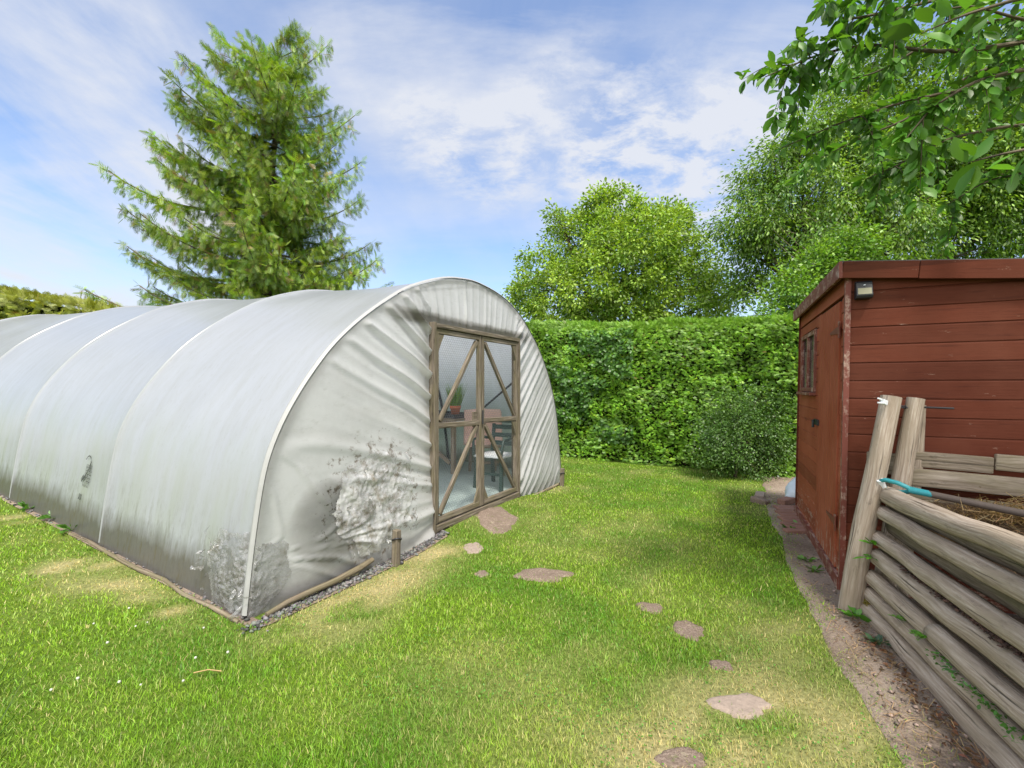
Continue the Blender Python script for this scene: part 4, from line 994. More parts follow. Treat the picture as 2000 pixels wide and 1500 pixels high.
# oddments behind the shed corner
bc = A(3.50, 5.72, float(zg(3.5, 5.72)))
V = []; nn, mm = 24, 18
for i in range(nn):
    f_ = i/(nn-1); z = .30*f_; r = .125*math.sin(math.pi*min(f_*.78+.16, 1))**.7
    for j in range(mm):
        a = 6.283*j/mm; rr = r*(1+.45*(float(fbm(math.cos(a)*2+5, math.sin(a)*2+f_*4, 33, 3))-.5))
        V.append((bc[0]-.01+rr*math.cos(a)+.10*f_, bc[1]+rr*math.sin(a), bc[2]+z*1.15))
props(np_obj('plastic_bag', np.array(V), grid_faces(nn, mm, True), M['bag']), 'crumpled pale blue plastic bag slumped behind the shed corner', 'bag')
o = MB().bar(A(3.42, 5.48, 0), A(3.44, 5.48, .27), .085, .07, (1, 0, 0)).build('timber_offcut', M['wood_grey'], None, .006); props(o, 'short pale timber offcut standing upright beside the plastic bag', 'timber')
for c, a, lab, mt in ((A(3.36, 5.64, .05), .4, 'loose reddish brick in front of the plastic bag', 'brick'), (A(3.20, 5.95, .035), 1.0, 'pale stone block at the lawn edge behind the shed', 'concrete'), (A(3.08, 5.72, .03), 2.1, 'flat broken slab between the lawn and the shed corner', 'stone')):
    o = MB().box(c, .2, .11, .075, (math.cos(a), math.sin(a), .1)).build('loose_block', M[mt], None, .012); props(o, lab, 'block')
# dry litter on the soil
n = 1500; y = 1.2+5.2*rng.uniform(0, 1, n)**1.6; x = edge_x(y)+np.abs(rng.normal(.22, .25, n)); P = np.stack([x, y, zg(x, y)+.02+rng.uniform(0, .012, n)], -1)
P = P[fbm(P[:, 0]*4, P[:, 1]*4, 63, 3) > .44]
stalks('straw', P, rng.uniform(.02, .11, len(P)), .003, (.38, .26, .14), .12, 'grass', 'dry grass stalks littering the bare soil beside the log wall', 'straw', 'stuff')
n = 420; l = rng.uniform(.1, 1.9, n); P = np.array([lp(a, .0) for a in l])+np.stack([-.09-np.abs(rng.normal(0, .05, n)), rng.normal(0, .03, n), np.full(n, .022)], -1)
V, F = leaves(P, unit(rng.normal(0, 1, (n, 3))*A(1, 1, .25)), rng.uniform(.012, .035, n), DIAM, DIAMF)
props(np_obj('dead_leaves', V, F, M['grass'], col=A(.20, .105, .055)*rng.uniform(.4, 1.5, (n, 1))*rng.uniform(.85, 1.15, (n, 3))), 'brown dead leaves along the foot of the log wall', 'leaves', kind='stuff')
n = 700; y = 1.1+5.0*rng.uniform(0, 1, n)**1.5; x = edge_x(y)+rng.uniform(.02, .55, n); P = np.stack([x, y, zg(x, y)+.018], -1)
V, F = scatter(IC, ICF, P, yaw(n), rng.uniform(.003, .013, (n, 1))**1.0*rng.uniform(.6, 1.2, (n, 3)))
props(np_obj('soil_crumbs', V, F, M['col_rough'], col=np.repeat(A(.26, .19, .155)*rng.uniform(.4, 1.5, (n, 1)), 10, 0)), 'small stones and crumbs on the bare soil strip', 'crumbs', kind='stuff')
# weeds
def gp(px, py, z=0.0): p = G(px, py, z); return A(p[0], p[1], max(z, float(zg(p[0], p[1]))))
def weed(c, n, rad, size, colr, lab, up=.5, group=None, frond=False):
    th = thing('weed', lab, 'weed', c, group)
    a = rng.uniform(0, 6.28, n); e = rng.uniform(.1, 1, n)*up
    d = unit(np.stack([np.cos(a), np.sin(a), e], -1)); base = c+d*rad*rng.uniform(.1, .7, (n, 1))
    V, F = leaves(base, d, size*rng.uniform(.6, 1.15, n))
    np_obj('leaves', V, F, M['leaf'], th, col=np.repeat(A(*colr)*rng.uniform(.6, 1.35, (n, 1)), 2, 0))
    mb = MB(); [mb.tube([c, c+d[i]*rad*.5], .0025, 4, False) for i in range(min(n, 6))]; mb.build('stems', M['leaf_stem'], th)
    return th
GB = (.10, .30, .02)
weed(A(2.235, 2.86, .475), 9, .05, .075, GB, 'bright green leafy weed growing from the leaning post', .8)
weed(A(2.215, 2.845, .40), 5, .04, .075, GB, 'pair of bright leaves hanging below the post weed', -.4)
weed(gp(1672, 1212)+A(0, 0, .02), 14, .06, .085, (.09, .27, .02), 'bright green weed at the foot of the leaning post', 1.0)
weed(gp(1715, 1262)+A(0, 0, .02), 18, .05, .05, (.07, .15, .07), 'grey green weed against the bottom log', 1.0)
def fern(c, n, L, colr, lab, dirs=None):
    th = thing('fern', lab, 'fern', c); Vs = []; Fs = []; o_ = 0; mb = MB()
    for i in range(n):
        a = rng.uniform(0, 6.28); d = unit(A(math.cos(a)*.8-.3, math.sin(a)*.8-.2, rng.uniform(.15, .9))); l = L*rng.uniform(.6, 1.1)
        side = unit(np.cross(d, A(0, 0, 1))); k_ = 9
        for j in range(1, k_+1):
            f_ = j/k_; p = c+d*l*f_-A(0, 0, .35*l*f_*f_)
            for sg in (-1, 1):
                V, F = leaves(p[None], unit(side*sg+d*.5)[None], [l*.34*(1-f_*.8)+.004]); Vs.append(V); Fs.append(F+o_); o_ += len(V)
        mb.tube([c, c+d*l*.5-A(0, 0, .09*l), c+d*l-A(0, 0, .35*l)], .0015, 4, False)
    V = np.concatenate(Vs); F = np.concatenate(Fs); np_obj('leaves', V, F, M['leaf'], th, col=A(*colr)*rng.uniform(.7, 1.3, (len(F), 1))); mb.build('stems', M['leaf_stem'], th)
fern(lp(.70, .215, -.05), 9, .085, (.12, .32, .02), 'fresh green fern sprouting where the lower log is broken'); fern(lp(.50, .195, -.05), 4, .07, (.12, .30, .02), 'small fern shoot hanging over the lower logs left of the larger fern')
ls = np.concatenate([rng.uniform(.78, 1.9, 330)]); cdn = .5+.5*np.sin(ls*9)
P = np.array([lp(a, .188, -.055+rng.normal(0, .012)) for a in ls])+rng.normal(0, .008, (330, 3)); th = thing('creeper', 'low green creeper trailing along the gap between the lower logs', 'creeper', lp(1.0, .18))
V, F = leaves(P, unit(rng.normal(0, 1, (330, 3))*A(1, 1, .6)-A(.4, 0, 0)), rng.uniform(.010, .026, 330), LEAF, LEAFF); np_obj('leaves', V, F, M['leaf'], th, col=np.repeat(A(.07, .21, .02)*rng.uniform(.5, 1.4, (330, 1)), 2, 0))
fern(lp(.04, .085, -.04), 5, .05, (.32, .25, .05), 'straw coloured tuft on the end of the bottom log')
for px, py, lab in ((58, 1030, 'leftmost small leafy weed at the foot of the tunnel side'), (104, 1046, 'middle leafy weed at the foot of the tunnel side'), (140, 1066, 'rightmost leafy weed at the foot of the tunnel side')):
    weed(gp(px, py)+A(0, 0, .02), 26, .10, .075, (.09, .22, .03), lab, .9, 'weeds along the tunnel side')
for px, py, lab in ((1540, 1035, 'flat weed on the bricks beside the shed'), (1562, 1030, 'taller weed touching the shed plinth'), (1572, 1098, 'spindly weed in the soil near the shed door'), (1592, 1118, 'low weed in the soil below the shed door'), (945, 1000, 'dark leafy weed beside the large stepping stone')):
    weed(gp(px, py)+A(0, 0, .015), 12, .06, .06, (.10, .22, .03), lab, .6, 'weeds in the soil strip' if px > 1000 else None)
# ------------------------------------------------------------------ lawn
def dryness(x, y):
    d = fbm(x*.9, y*.9, 12, 3)*.75+fbm(x*4, y*4, 13, 3)*.45-.55
    for px, py, rx, ry, a in ((35, 1045, .4, .2, .7), (75, 1078, .3, .2, .6), (132, 1130, .38, .15, 1.1), (205, 1154, .35, .16, .8), (272, 1174, .25, .12, .7), (336, 1203, .12, .08, .7), (700, 1165, .35, .30, .75), (770, 1122, .35, .22, .7), (640, 1225, .35, .25, .55), (830, 1092, .3, .15, .8), (868, 1076, .22, .10, 1.2), (1090, 955, .4, .25, .55), (1490, 965, .3, .2, -.1), (1540, 1220, .5, .35, .35), (1480, 1330, .4, .4, .3), (1325, 1480, .3, .2, .8), (1440, 1390, .35, .25, .55), (1700, 1450, .3, .3, .4), (1180, 1010, .5, .9, .15), (1010, 1280, .4, .3, .15)):
        c = G(px, py); d = d+a*.72*np.exp(-((x-c[0])/rx)**2-((y-c[1])/ry)**2)*(.35+1.3*sstep(.3, .65, fbm(x*5.5, y*5.5, 18, 3)))
    return d+.0
Vg, ngx, ngy, mg = GROUND; Fg = grid_faces(ngx, ngy); cg = Vg
dg = np.clip(dryness(cg[:, 0], cg[:, 1])*.75-.05, 0, .7)*(np.hypot(cg[:, 0], cg[:, 1]) < 16)
props(np_obj('ground', Vg, Fg, mg, smooth=True, pcol=np.repeat(dg[:, None], 3, 1)), kind='structure')
def lawn_ok(x, y):
    t, d = td(x, y)
    ok = x < edge_x(y)+.06+.05*rng.normal(0, 1, len(x))+.16*(fbm(x*5, y*5, 84, 3)-.5)+np.where(rng.uniform(0, 1, len(x)) < .02, .45*rng.uniform(0, 1, len(x)), 0)*(fbm(x*3, y*3, 86, 2) > .48)
    nz = .05*(fbm(x*6, y*6, 81, 2)-.5)
    front = (d > -.125+nz) & (d < 12) & (t > -.125+nz*.6) & (t < 1.75)
    inside = (d > -.04) & (d < 12) & (t > -.125+nz*.6) & (t < 4.85)
    frontr = (d > -.10+nz) & (t >= 1.75) & (t < 4.85) & (d < 12)
    ok &= ~(front | inside | frontr)
    hy = 9.32-(x-1.035)*.59
    ok &= y < hy-.05
    for c, rx, ry in STONES:
        r = np.hypot((x-c[0])/rx, (y-c[1])/ry); ok &= r > .96+.30*rng.normal(0, 1, len(x))+.5*(fbm(x*7, y*7, 83, 2)-.5)
    return ok
N_ = 540000
r = np.exp(rng.uniform(math.log(1.25), math.log(13.5), N_)); th_ = rng.uniform(-1.08, 1.0, N_)
x = r*np.sin(th_); y = r*np.cos(th_); ok = lawn_ok(x, y); x, y, r = x[ok], y[ok], r[ok]; n = len(x)
dr_ = dryness(x, y); t_, d_ = td(x, y)
thin = rng.uniform(0, 1, n) > np.clip(dr_*1.0, 0, .6); x, y, r, dr_ = x[thin], y[thin], r[thin], dr_[thin]; n = len(x)
hgt = (.014+.016*fbm(x*5, y*5, 15, 3))*rng.uniform(.6, 1.35, n)*(1-.35*np.clip(dr_, 0, 1))
longer = rng.uniform(0, 1, n) > .985; hgt[longer] *= 1.7
wid = np.maximum(.0026, .0011*r)*rng.uniform(.7, 1.3, n)
az = rng.uniform(0, 6.28, n); le = rng.uniform(.15, 1.1, n)*hgt
base = np.stack([x, y, zg(x, y)-.002], -1); dv = np.stack([np.cos(az)*le, np.sin(az)*le, hgt], -1)
sa = az+1.57+rng.normal(0, .7, n); sd = np.stack([np.cos(sa), np.sin(sa), 0*sa], -1)*(wid/2)[:, None]
mid = base+dv*A(.42, .42, .62); tip = base+dv
V = np.stack([base-sd, base+sd, mid+sd*.8, mid-sd*.8, tip], 1).reshape(-1, 3); o = (np.arange(n)*5)[:, None]
F = np.concatenate([o+np.array([[0, 1, 2]]), o+np.array([[0, 2, 3]]), o+np.array([[3, 2, 4]])], 1).reshape(-1, 3)
patch = fbm(x*2.3, y*2.3, 16, 4); pm = sstep(.35, .65, patch)[:, None]
gcol = A(.118, .275, .017)*(1-pm)+A(.225, .375, .024)*pm
gcol = gcol*rng.uniform(.42, 1.62, (n, 1))*rng.uniform(.92, 1.08, (n, 3))
isdry = np.clip(dr_*1.1+rng.normal(0, .20, n)-.02, 0, 1); isdry = np.maximum(isdry, (rng.uniform(0, 1, n) > .95)*.8)[:, None]
straw = A(.58, .47, .22)*rng.uniform(.7, 1.3, (n, 1)); gcol = gcol*(1-isdry)+straw*isdry
# clover and broad leaves in patches
nc = 26000; rc = np.exp(rng.uniform(math.log(1.3), math.log(8), nc)); tc_ = rng.uniform(-1.05, .95, nc); cx, cy = rc*np.sin(tc_), rc*np.cos(tc_)
ok = lawn_ok(cx, cy) & (fbm(cx*1.7, cy*1.7, 19, 3) > .53); cx, cy = cx[ok], cy[ok]; nc = len(cx)
P = np.stack([cx, cy, zg(cx, cy)+rng.uniform(.012, .03, nc)], -1)
Vc, Fc = leaves(P, unit(np.stack([rng.normal(0, 1, nc), rng.normal(0, 1, nc), rng.uniform(0, .4, nc)], -1)), rng.uniform(.006, .012, nc), DIAM*A(1.7, 1, 1), DIAMF)
Fc3 = np.concatenate([Fc[:, [0, 1, 2]], Fc[:, [0, 2, 3]]], 1).reshape(-1, 3)
cc = A(.10, .25, .03)*rng.uniform(.6, 1.4, (nc, 1))
props(np_obj('lawn_grass', np.concatenate([V, Vc]), np.concatenate([F, Fc3+len(V)]), M['grass'], col=np.concatenate([np.repeat(gcol, 3, 0), np.repeat(cc, 2, 0)])), 'short mown lawn with dry straw coloured patches', 'lawn', kind='stuff')
# white clover heads in the lawn
fl0 = None
for i, (px, py) in enumerate(((252, 1207), (265, 1240), (398, 1238), (183, 1238), (210, 1272), (100, 1363), (152, 1340), (233, 1345), (275, 1350), (358, 1342), (445, 1285), (382, 1296), (288, 1232))):
    c = gp(px, py)+A(0, 0, .03)
    if fl0 is None:
        mb = MB(); mb.lathe([(.001, -.008), (.008, -.005), (.011, .002), (.008, .009), (.001, .012)], (0, 0, 0), 8); fl0 = mb.build('clover_flower', M['clover'])
        ob = fl0
    else: ob = fl0.copy(); COL.objects.link(ob)
    ob.location = Vector([float(q) for q in c]); s = random.uniform(.4, .7); ob.scale = (s, s, s)
    props(ob, 'tiny white clover flower head in the lawn', 'flower', 'white clover heads in the lawn')
# tall blades at the left edge of the picture
for px, py, lab in ((-60, 1385, 'clump of long dark grass at the left edge of the lawn, upper one'), (-75, 1490, 'clump of long dark grass at the lower left corner of the lawn')):
    c = gp(px, py); th = thing('grass_tuft', lab, 'grass tuft', c, 'long grass tufts at the lawn edge')
    V, F, cl = blades(70, c, .06, .22, 1.5, .005, (.07, .15, .02), -.1); np_obj('blades', V, F, M['grass'], th, col=cl)
for px, py, L, a, lab in ((1085*.348, 1327, .10, .35, 'thin dry twig lying on the lawn'),):
    c = gp(378, 1328)+A(0, 0, .035); o = MB().tube([c, c+A(.06, .02, .004), c+A(.12, .03, -.01)], .003, 5).build('twig', M['straw']); props(o, lab, 'twig')

# ------------------------------------------------------------------ hedges
SPR = []; SPF = []
def addl(b, d, L, w):
    d = unit(d); s = unit(np.cross(d, A(0, 0, 1)))*w; b = A(*b); k = len(SPR); SPR.extend([b, b+d*L*.5+s, b+d*L, b+d*L*.5-s]); SPF.append((k, k+1, k+2, k+3))
addl((0, 0, 0), A(0, 1, 0), 1.0, .035)
for j, y in enumerate((.10, .24, .38, .52, .66, .80)):
    for sg in (-1, 1): addl((0, y+.03*sg, 0), A(sg*.75, .85, -.15), .50-.06*j, .034)
SPR = np.array(SPR); SPF = np.array(SPF)
def hedge(name, lab, a, b, h0, h1, thick, n, colr, size, seed, topcol=None, ivy=None):
    a = A(*a); b = A(*b); d = unit(b-a); L = np.linalg.norm(b-a); nr = A(d[1], -d[0])
    if nr[1] > 0: nr = -nr
    th = thing(name, lab, 'hedge', (a[0], a[1], float(zg(*a))))
    lump = lambda u, z: .22*(fbm(u*1.1, z*1.1, seed, 3)-.5)+.26*(fbm(u*5.5, z*6.5, seed+3, 2)-.5)
    # dark core sheet, coloured near black to paint the shade between fronds
    U, Z = np.linspace(0, L, 60)[:, None], np.linspace(0, 1, 24)[None, :]
    H = h0+(h1-h0)*U/L; z = Z*(H-.10); o = lump(U, z)-.22
    X = a[0]+d[0]*U+nr[0]*o; Y_ = a[1]+d[1]*U+nr[1]*o
    V1 = np.stack([X+z*0, Y_, zg(a[0]+d[0]*U, a[1]+d[1]*U)+z], -1)
    back = np.stack([a[0]+d[0]*U-nr[0]*thick+Z*0, a[1]+d[1]*U-nr[1]*thick+Z*0, zg(a[0]+d[0]*U, a[1]+d[1]*U)+z], -1)
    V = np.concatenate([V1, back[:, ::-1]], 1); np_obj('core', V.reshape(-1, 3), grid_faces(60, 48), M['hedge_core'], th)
    nf = int(n*.80); u = rng.uniform(0, L, n); f = rng.uniform(0, 1, n)
    HH = h0+(h1-h0)*u/L+.10*(fbm(u*1.7, u*0, seed+5, 3)-.5)
    zf = np.where(np.arange(n) < nf, f**.92*HH, HH-.04*rng.uniform(0, 1, n)); depth = np.where(np.arange(n) < nf, lump(u, zf)-.20*rng.uniform(0, 1, n)**1.6, -rng.uniform(0, 1, n)*thick)
    rnd_top = np.clip((zf-(HH-.25))/.25, 0, 1); depth = depth-np.where(np.arange(n) < nf, .16*rnd_top**2, 0)
    P = np.stack([a[0]+d[0]*u+nr[0]*depth, a[1]+d[1]*u+nr[1]*depth, 0*u], -1); P[:, 2] = zg(P[:, 0], P[:, 1])+zf
    top = (np.arange(n) >= nf)
    cl = fbm(u*6, zf*6, seed+9, 2); ang = (fbm(u*3, zf*3, seed+11, 2)-.5)*5+rng.normal(0, .7, n)
    D = A(nr[0], nr[1], 0)*.55+np.stack([d[0]*np.sin(ang), d[1]*np.sin(ang), -.15+.75*np.cos(ang)*.6], -1)+rng.normal(0, .22, (n, 3))
    D[top] = D[top]*A(.7, .7, .3)+A(0, 0, .55)
    up = unit(A(nr[0], nr[1], .6)+rng.normal(0, .45, (n, 3)))
    V, F = scatter(SPR, SPF, P, frames(D, up), (size*rng.uniform(.6, 1.25, n)*(1+.15*(zf > HH-.3))).reshape(n, 1))
    cc = A(*colr)*(.55+.9*cl[:, None])*rng.uniform(.75, 1.25, (n, 1))*rng.uniform(.93, 1.07, (n, 3))
    yl = (rng.uniform(0, 1, n) > .86)[:, None]; cc = np.where(yl, cc*A(1.5, 1.25, .8), cc)
    br = (rng.uniform(0, 1, n) > .988)[:, None]; cc = np.where(br, A(.16, .09, .03), cc)
    if topcol is not None:
        k = np.clip((zf-(HH-.5))/.5, 0, 1)[:, None]*.5; cc = cc*(1-k)+A(*topcol)*k*rng.uniform(.7, 1.3, (n, 1))
    np_obj('foliage', V, F, M['needle'], th, col=np.repeat(cc, len(SPF), 0))
    if ivy:
        ni, u0, u1, z0, z1, ic = ivy
        u = rng.uniform(u0, u1, ni); z = rng.uniform(z0, z1, ni); k = fbm(u*2, z*2, seed+21, 3) > .45; u, z = u[k], z[k]
        o = lump(u, z)+.03; P = np.stack([a[0]+d[0]*u+nr[0]*o, a[1]+d[1]*u+nr[1]*o, z], -1)
        V, F = leaves(P, unit(A(nr[0]*.4, nr[1]*.4, -.7)+rng.normal(0, .5, (len(u), 3))), rng.uniform(.05, .085, len(u)), LEAF*A(1.7, 1, 1), LEAFF, unit(A(nr[0], nr[1], .5)+rng.normal(0, .35, (len(u), 3))))
        np_obj('ivy', V, F, M['leaf_gloss'], th, col=np.repeat(A(*ic)*rng.uniform(.6, 1.4, (len(u), 1)), len(LEAFF), 0))
    return th
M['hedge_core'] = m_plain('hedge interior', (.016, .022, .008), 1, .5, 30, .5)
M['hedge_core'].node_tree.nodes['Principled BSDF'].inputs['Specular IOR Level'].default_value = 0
hedge('conifer_hedge', 'tall clipped green conifer hedge between the polytunnel and the shed', (-1.2, 10.62), (8.5, 4.93), 2.78, 2.40, 1.2, 70000, (.18, .37, .026), .078, 100, (.20, .34, .03), (2600, 2.2, 4.0, .4, 2.55, (.085, .20, .03)))
hedge('boundary_hedge', 'sloping clipped yellow green hedge beyond the far left of the tunnel', (-16.0, 11.4), (-8.5, 11.0), 4.02-.5, 3.05-.5, 1.6, 9000, (.19, .24, .02), .2, 140, (.32, .32, .03))

# ------------------------------------------------------------------ trees
def limb(mb, p0, p1, r0, r1, sag=.0, seed=0, n=7, m=7):
    p0 = A(*p0); p1 = A(*p1); L = np.linalg.norm(p1-p0); pts = []
    for i in range(m):
        f = i/(m-1); pts.append(p0+(p1-p0)*f+A(math.sin(seed+f*5)*.03*L*f*(1-f)*3, math.cos(seed*1.7+f*4)*.03*L*f*(1-f)*3, sag*L*4*f*(1-f)))
    mb.tube(pts, [r0+(r1-r0)*(i/(m-1))**.8 for i in range(m)], n, False)
def broadleaf(name, lab, base, th_top, lobes, nclump, per, lsize, pal, rad, trunk_r, seed, T=LEAF, F=LEAFF, droop=.3, mt='leaf', group=None, inner=.25, keep=None, elong=1.0, cat='tree'):
    global rng
    rng = np.random.default_rng(seed)
    t = thing(name, lab, cat, base, group); base = A(*base)
    vol = np.array([l[3]*l[4]*l[5] for l in lobes])**.75; pick = rng.choice(len(lobes), nclump, p=vol/vol.sum())
    Lb = np.array(lobes)[pick]; dirs = unit(rng.normal(0, 1, (nclump, 3))); rr = np.where(rng.uniform(0, 1, nclump) < inner, rng.uniform(.2, .75, nclump), rng.uniform(.78, 1.04, nclump))
    C = Lb[:, :3]+dirs*Lb[:, 3:6]*rr[:, None]
    if keep is not None: k = keep(C); C, dirs = C[k], dirs[k]
    nc = len(C); out = unit(C-np.mean(np.array(lobes)[:, :3], 0))
    n = nc*per; ci = np.repeat(np.arange(nc), per)
    off = rng.normal(0, 1, (n, 3))*rad*A(.55, .55, .42)*rng.uniform(.7, 1.3, (nc, 1))[ci]
    pos = C[ci]+off
    D = unit(off*.9+out[ci]*.25*rad+rng.normal(0, .35*rad, (n, 3))-A(0, 0, droop*rad))
    V, FF = leaves(pos, D, lsize*rng.uniform(.65, 1.25, n), T*A(1, elong, 1), F)
    ct = rng.uniform(0, 1, nc)[ci][:, None]; p0, p1 = A(*pal[0]), A(*pal[1])
    cc = (p0+(p1-p0)*ct)*rng.uniform(.5, 1.5, (n, 1))*rng.uniform(.92, 1.08, (n, 3))
    np_obj('crown', V, FF, M[mt], t, col=np.repeat(cc, len(F), 0))
    mb = MB(); top = A(*th_top); limb(mb, base-A(0, 0, .1), top, trunk_r, trunk_r*.55, 0, seed, 10)
    cen = np.array(lobes)[:, :3]
    for i, c in enumerate(cen):
        s = base+(top-base)*random.uniform(.55, 1.0); limb(mb, s, c, trunk_r*.42, trunk_r*.12, .03, i)
        near = np.where(pick == i)[0] if keep is None else np.argsort(np.linalg.norm(C-c, axis=1))[:20]
        for j in near[:9]:
            if j < nc: limb(mb, c+(s-c)*random.uniform(0, .35), C[j], trunk_r*.12, trunk_r*.03, .02, j, 5, 5)
    mb.build('trunk', M['bark'], t)
    return t
def L3(Yd, lst, dz, depth=1.0):
    return [(((px-1000)/FOC)*(Yd+dy), Yd+dy, EYE+(HOR-py)/FOC*(Yd+dy), r*Yd/FOC, r*Yd/FOC*depth, r*Yd/FOC) for px, py, r, dy in lst]
# rounded tree behind the hedge
broadleaf('round_tree', 'rounded leafy green tree rising behind the middle of the hedge', (2.9, 14, .2), (2.9, 14, 3.2),
  L3(14, [(1190, 440, 62, 0), (1120, 470, 62, .4), (1062, 540, 62, 0), (1030, 590, 40, -.3), (1285, 462, 62, .3), (1350, 520, 58, 0), (1200, 560, 95, -1.0), (1120, 590, 80, -.8), (1300, 590, 90, -.6), (1240, 480, 80, -1.2), (1400, 585, 40, .2), (1190, 400, 34, 0), (1330, 435, 30, .3), (1100, 430, 28, .2)], 0, 1.3),
  900, 84, .10, ((.12, .23, .02), (.31, .44, .05)), .235, .20, 21, inner=.18)
# fine-leaved ash behind the shed
broadleaf('ash_tree', 'tall feathery ash tree with small narrow leaves behind the shed', (7.0, 10.5, .2), (7.2, 10.6, 4.0),
  L3(10.8, [(1455, 425, 55, 0), (1500, 350, 52, .3), (1560, 300, 60, 0), (1620, 240, 60, .3), (1560, 420, 80, -.4), (1650, 380, 95, 0), (1480, 500, 52, .2), (1590, 500, 80, .4), (1720, 280, 95, .3), (1720, 470, 95, 0), (1830, 380, 120, .3), (1820, 200, 110, .6), (1930, 300, 120, 0), (1700, 150, 75, .6), (1960, 450, 110, 0), (2080, 330, 150, 0), (2050, 150, 130, .4), (1455, 560, 38, .5)], 0, 1.2),
  1750, 110, .095, ((.075, .17, .022), (.23, .37, .032)), .37, .17, 22, T=LEAF*A(.75, 1, 1), droop=.7, inner=.42)
ash = [o for o in bpy.data.objects if o.name == 'ash_tree'][0]; mb = MB()
for k in range(9):
    a0 = A(*L3(9.9, [(1575+k*16, 520-k*6, 1, 0)], 0)[0][:3]); mb.tube([a0, a0+A(-.35-.1*(k % 3), 0, .25+.05*k), a0+A(-.75-.15*(k % 4), .05, .65+.12*(k % 3))], [.012, .007, .003], 4, False)
mb.build('dead_twigs', M['wood_grey'], ash)
# self-sown shrubs against the hedge next to the shed
broadleaf('tall_shrub', 'bright green tall shrub overtopping the hedge beside the shed roof', (5.0, 8.0, .1), (5.1, 8.0, 1.8),
  L3(8.0, [(1540, 590, 42, 0), (1575, 560, 45, .3), (1500, 620, 34, 0), (1530, 660, 40, -.3), (1600, 520, 50, .6), (1660, 500, 60, .8), (1570, 640, 40, 0)], 0), 210, 80, .07, ((.085, .20, .02), (.19, .33, .03)), .24, .05, 23)
broadleaf('dark_shrub', 'small leaved dark green shrub standing against the foot of the hedge', (3.55, 7.35, .02), (3.6, 7.35, .5),
  L3(7.3, [(1440, 860, 62, 0), (1400, 880, 45, -.1), (1490, 845, 50, .1), (1520, 880, 45, .1), (1440, 800, 40, .1), (1390, 820, 30, .2), (1480, 780, 28, .2), (1530, 800, 35, .2), (1470, 910, 38, -.1)], 0, .7), 260, 75, .036, ((.05, .12, .02), (.11, .21, .03)), .17, .03, 24, T=DIAM*A(1.2, 1, 1), F=DIAMF, cat='shrub', mt='needle')
rng = np.random.default_rng(5)
# spruce
TW = []; TF = []
def addn(b, d, L, w):
    d = unit(d); s = unit(np.cross(d, A(.2, .1, 1)))*w; b = A(*b); k = len(TW); TW.extend([b-s*.5, b+s*.5, b+d*L*.6+s, b+d*L, b+d*L*.6-s]); TF.append((k, k+1, k+2, k+4)); TF.append((k+4, k+2, k+3, k+3))
addn((0, 0, 0), A(0, 1, 0), 1.0, .030)
for y in (.05, .22, .38, .54, .70):
    for sg in (-1, 1): addn((0, y+.03*sg, 0), A(sg*.75, .9, .12*sg), .52-.35*y, .024)
TW = np.array(TW); TF = np.array(TF); TF[1::2, 3] = TF[1::2, 0]
TFq = []
for f in TF:
    TFq.append(f)
TFq = np.array([f for f in TFq])
SB = A(-7.9, 15.0, .35); SH = 12.55
def sp_x(px): return (px-1000)/FOC*15.0
def sp_z(py): return EYE+(HOR-py)/FOC*15.0
spruce = thing('spruce_tree', 'tall irregular spruce tree with drooping branches behind the polytunnel', 'tree', SB)
prof_z = [sp_z(p) for p in (600, 560, 520, 470, 400, 340, 265, 200, 130, 80, 40)]
prof_l = [abs(sp_x(p)-SB[0]) for p in (300, 300, 320, 290, 300, 290, 330, 365, 400, 420, 470)]
prof_r = [abs(sp_x(p)-SB[0]) for p in (700, 705, 705, 700, 690, 680, 660, 650, 610, 590, 560)]
tw_pos = []; tw_dir = []; tw_len = []; tw_tone = []
mb = MB(); limb(mb, SB-A(0, 0, .1), SB+A(.25, 0, SH-.2), .30, .02, 0, 2, 10, 12)
def spruce_branch(z, az, L, rise, droop, thick=1.0):
    tx = SB[0]+.25*(z/SH); d = A(math.cos(az), math.sin(az), 0); p0 = A(tx, SB[1], z); m = max(6, int(L/.22)); pts = []
    for i in range(m+1):
        f = i/m; pts.append(p0+d*L*f+A(0, 0, L*(rise*f-droop*4*f*(1-f)*.5+.16*f**3)))
    mb.tube(pts, [.035*(1-.85*i/m)*max(.5, L/2.5)+.004 for i in range(m+1)], 5, False)
    sd = A(-d[1], d[0], 0); tone = rng.uniform(.75, 1.25)
    for i in range(1, m+1):
        f = i/m
        if f < .07: continue
        p = pts[i]; ax = unit(pts[i]-pts[i-1]); wl = (.16+.62*min(1, L/3)*(1-f)**.6*sstep(.02, .40, f)+.10)*thick
        for sg in (-1, 1):
            if rng.uniform() < .12: continue
            b = unit(sd*sg*.85+ax*.75+A(0, 0, rng.normal(-.10, .15))); bl = wl*rng.uniform(.6, 1.2); k = max(1, int(bl/.105))
            for j in range(k):
                q = p+b*bl*j/k-A(0, 0, .22*bl*(j/k)**2); tw_pos.append(q); tw_dir.append(b+rng.normal(0, .25, 3)); tw_len.append(.20*rng.uniform(.7, 1.2)); tw_tone.append(tone)
                # pendulous twigs
                for _ in range(2):
                    if rng.uniform() < .80:
                        hl = rng.uniform(.08, .42)*(.45+.55*min(1, L/2.5)); kk = max(1, int(hl/.13))
                        for h in range(kk): tw_pos.append(q+rng.normal(0, .04, 3)-A(0, 0, hl*h/kk)); tw_dir.append(A(0, 0, -1)+b*.35+rng.normal(0, .28, 3)); tw_len.append(.17*rng.uniform(.7, 1.2)); tw_tone.append(tone*rng.uniform(.8, 1.0))
        tw_pos.append(p); tw_dir.append(ax+A(0, 0, .25)+rng.normal(0, .12, 3)); tw_len.append(.21); tw_tone.append(tone*1.1)
z = 1.6
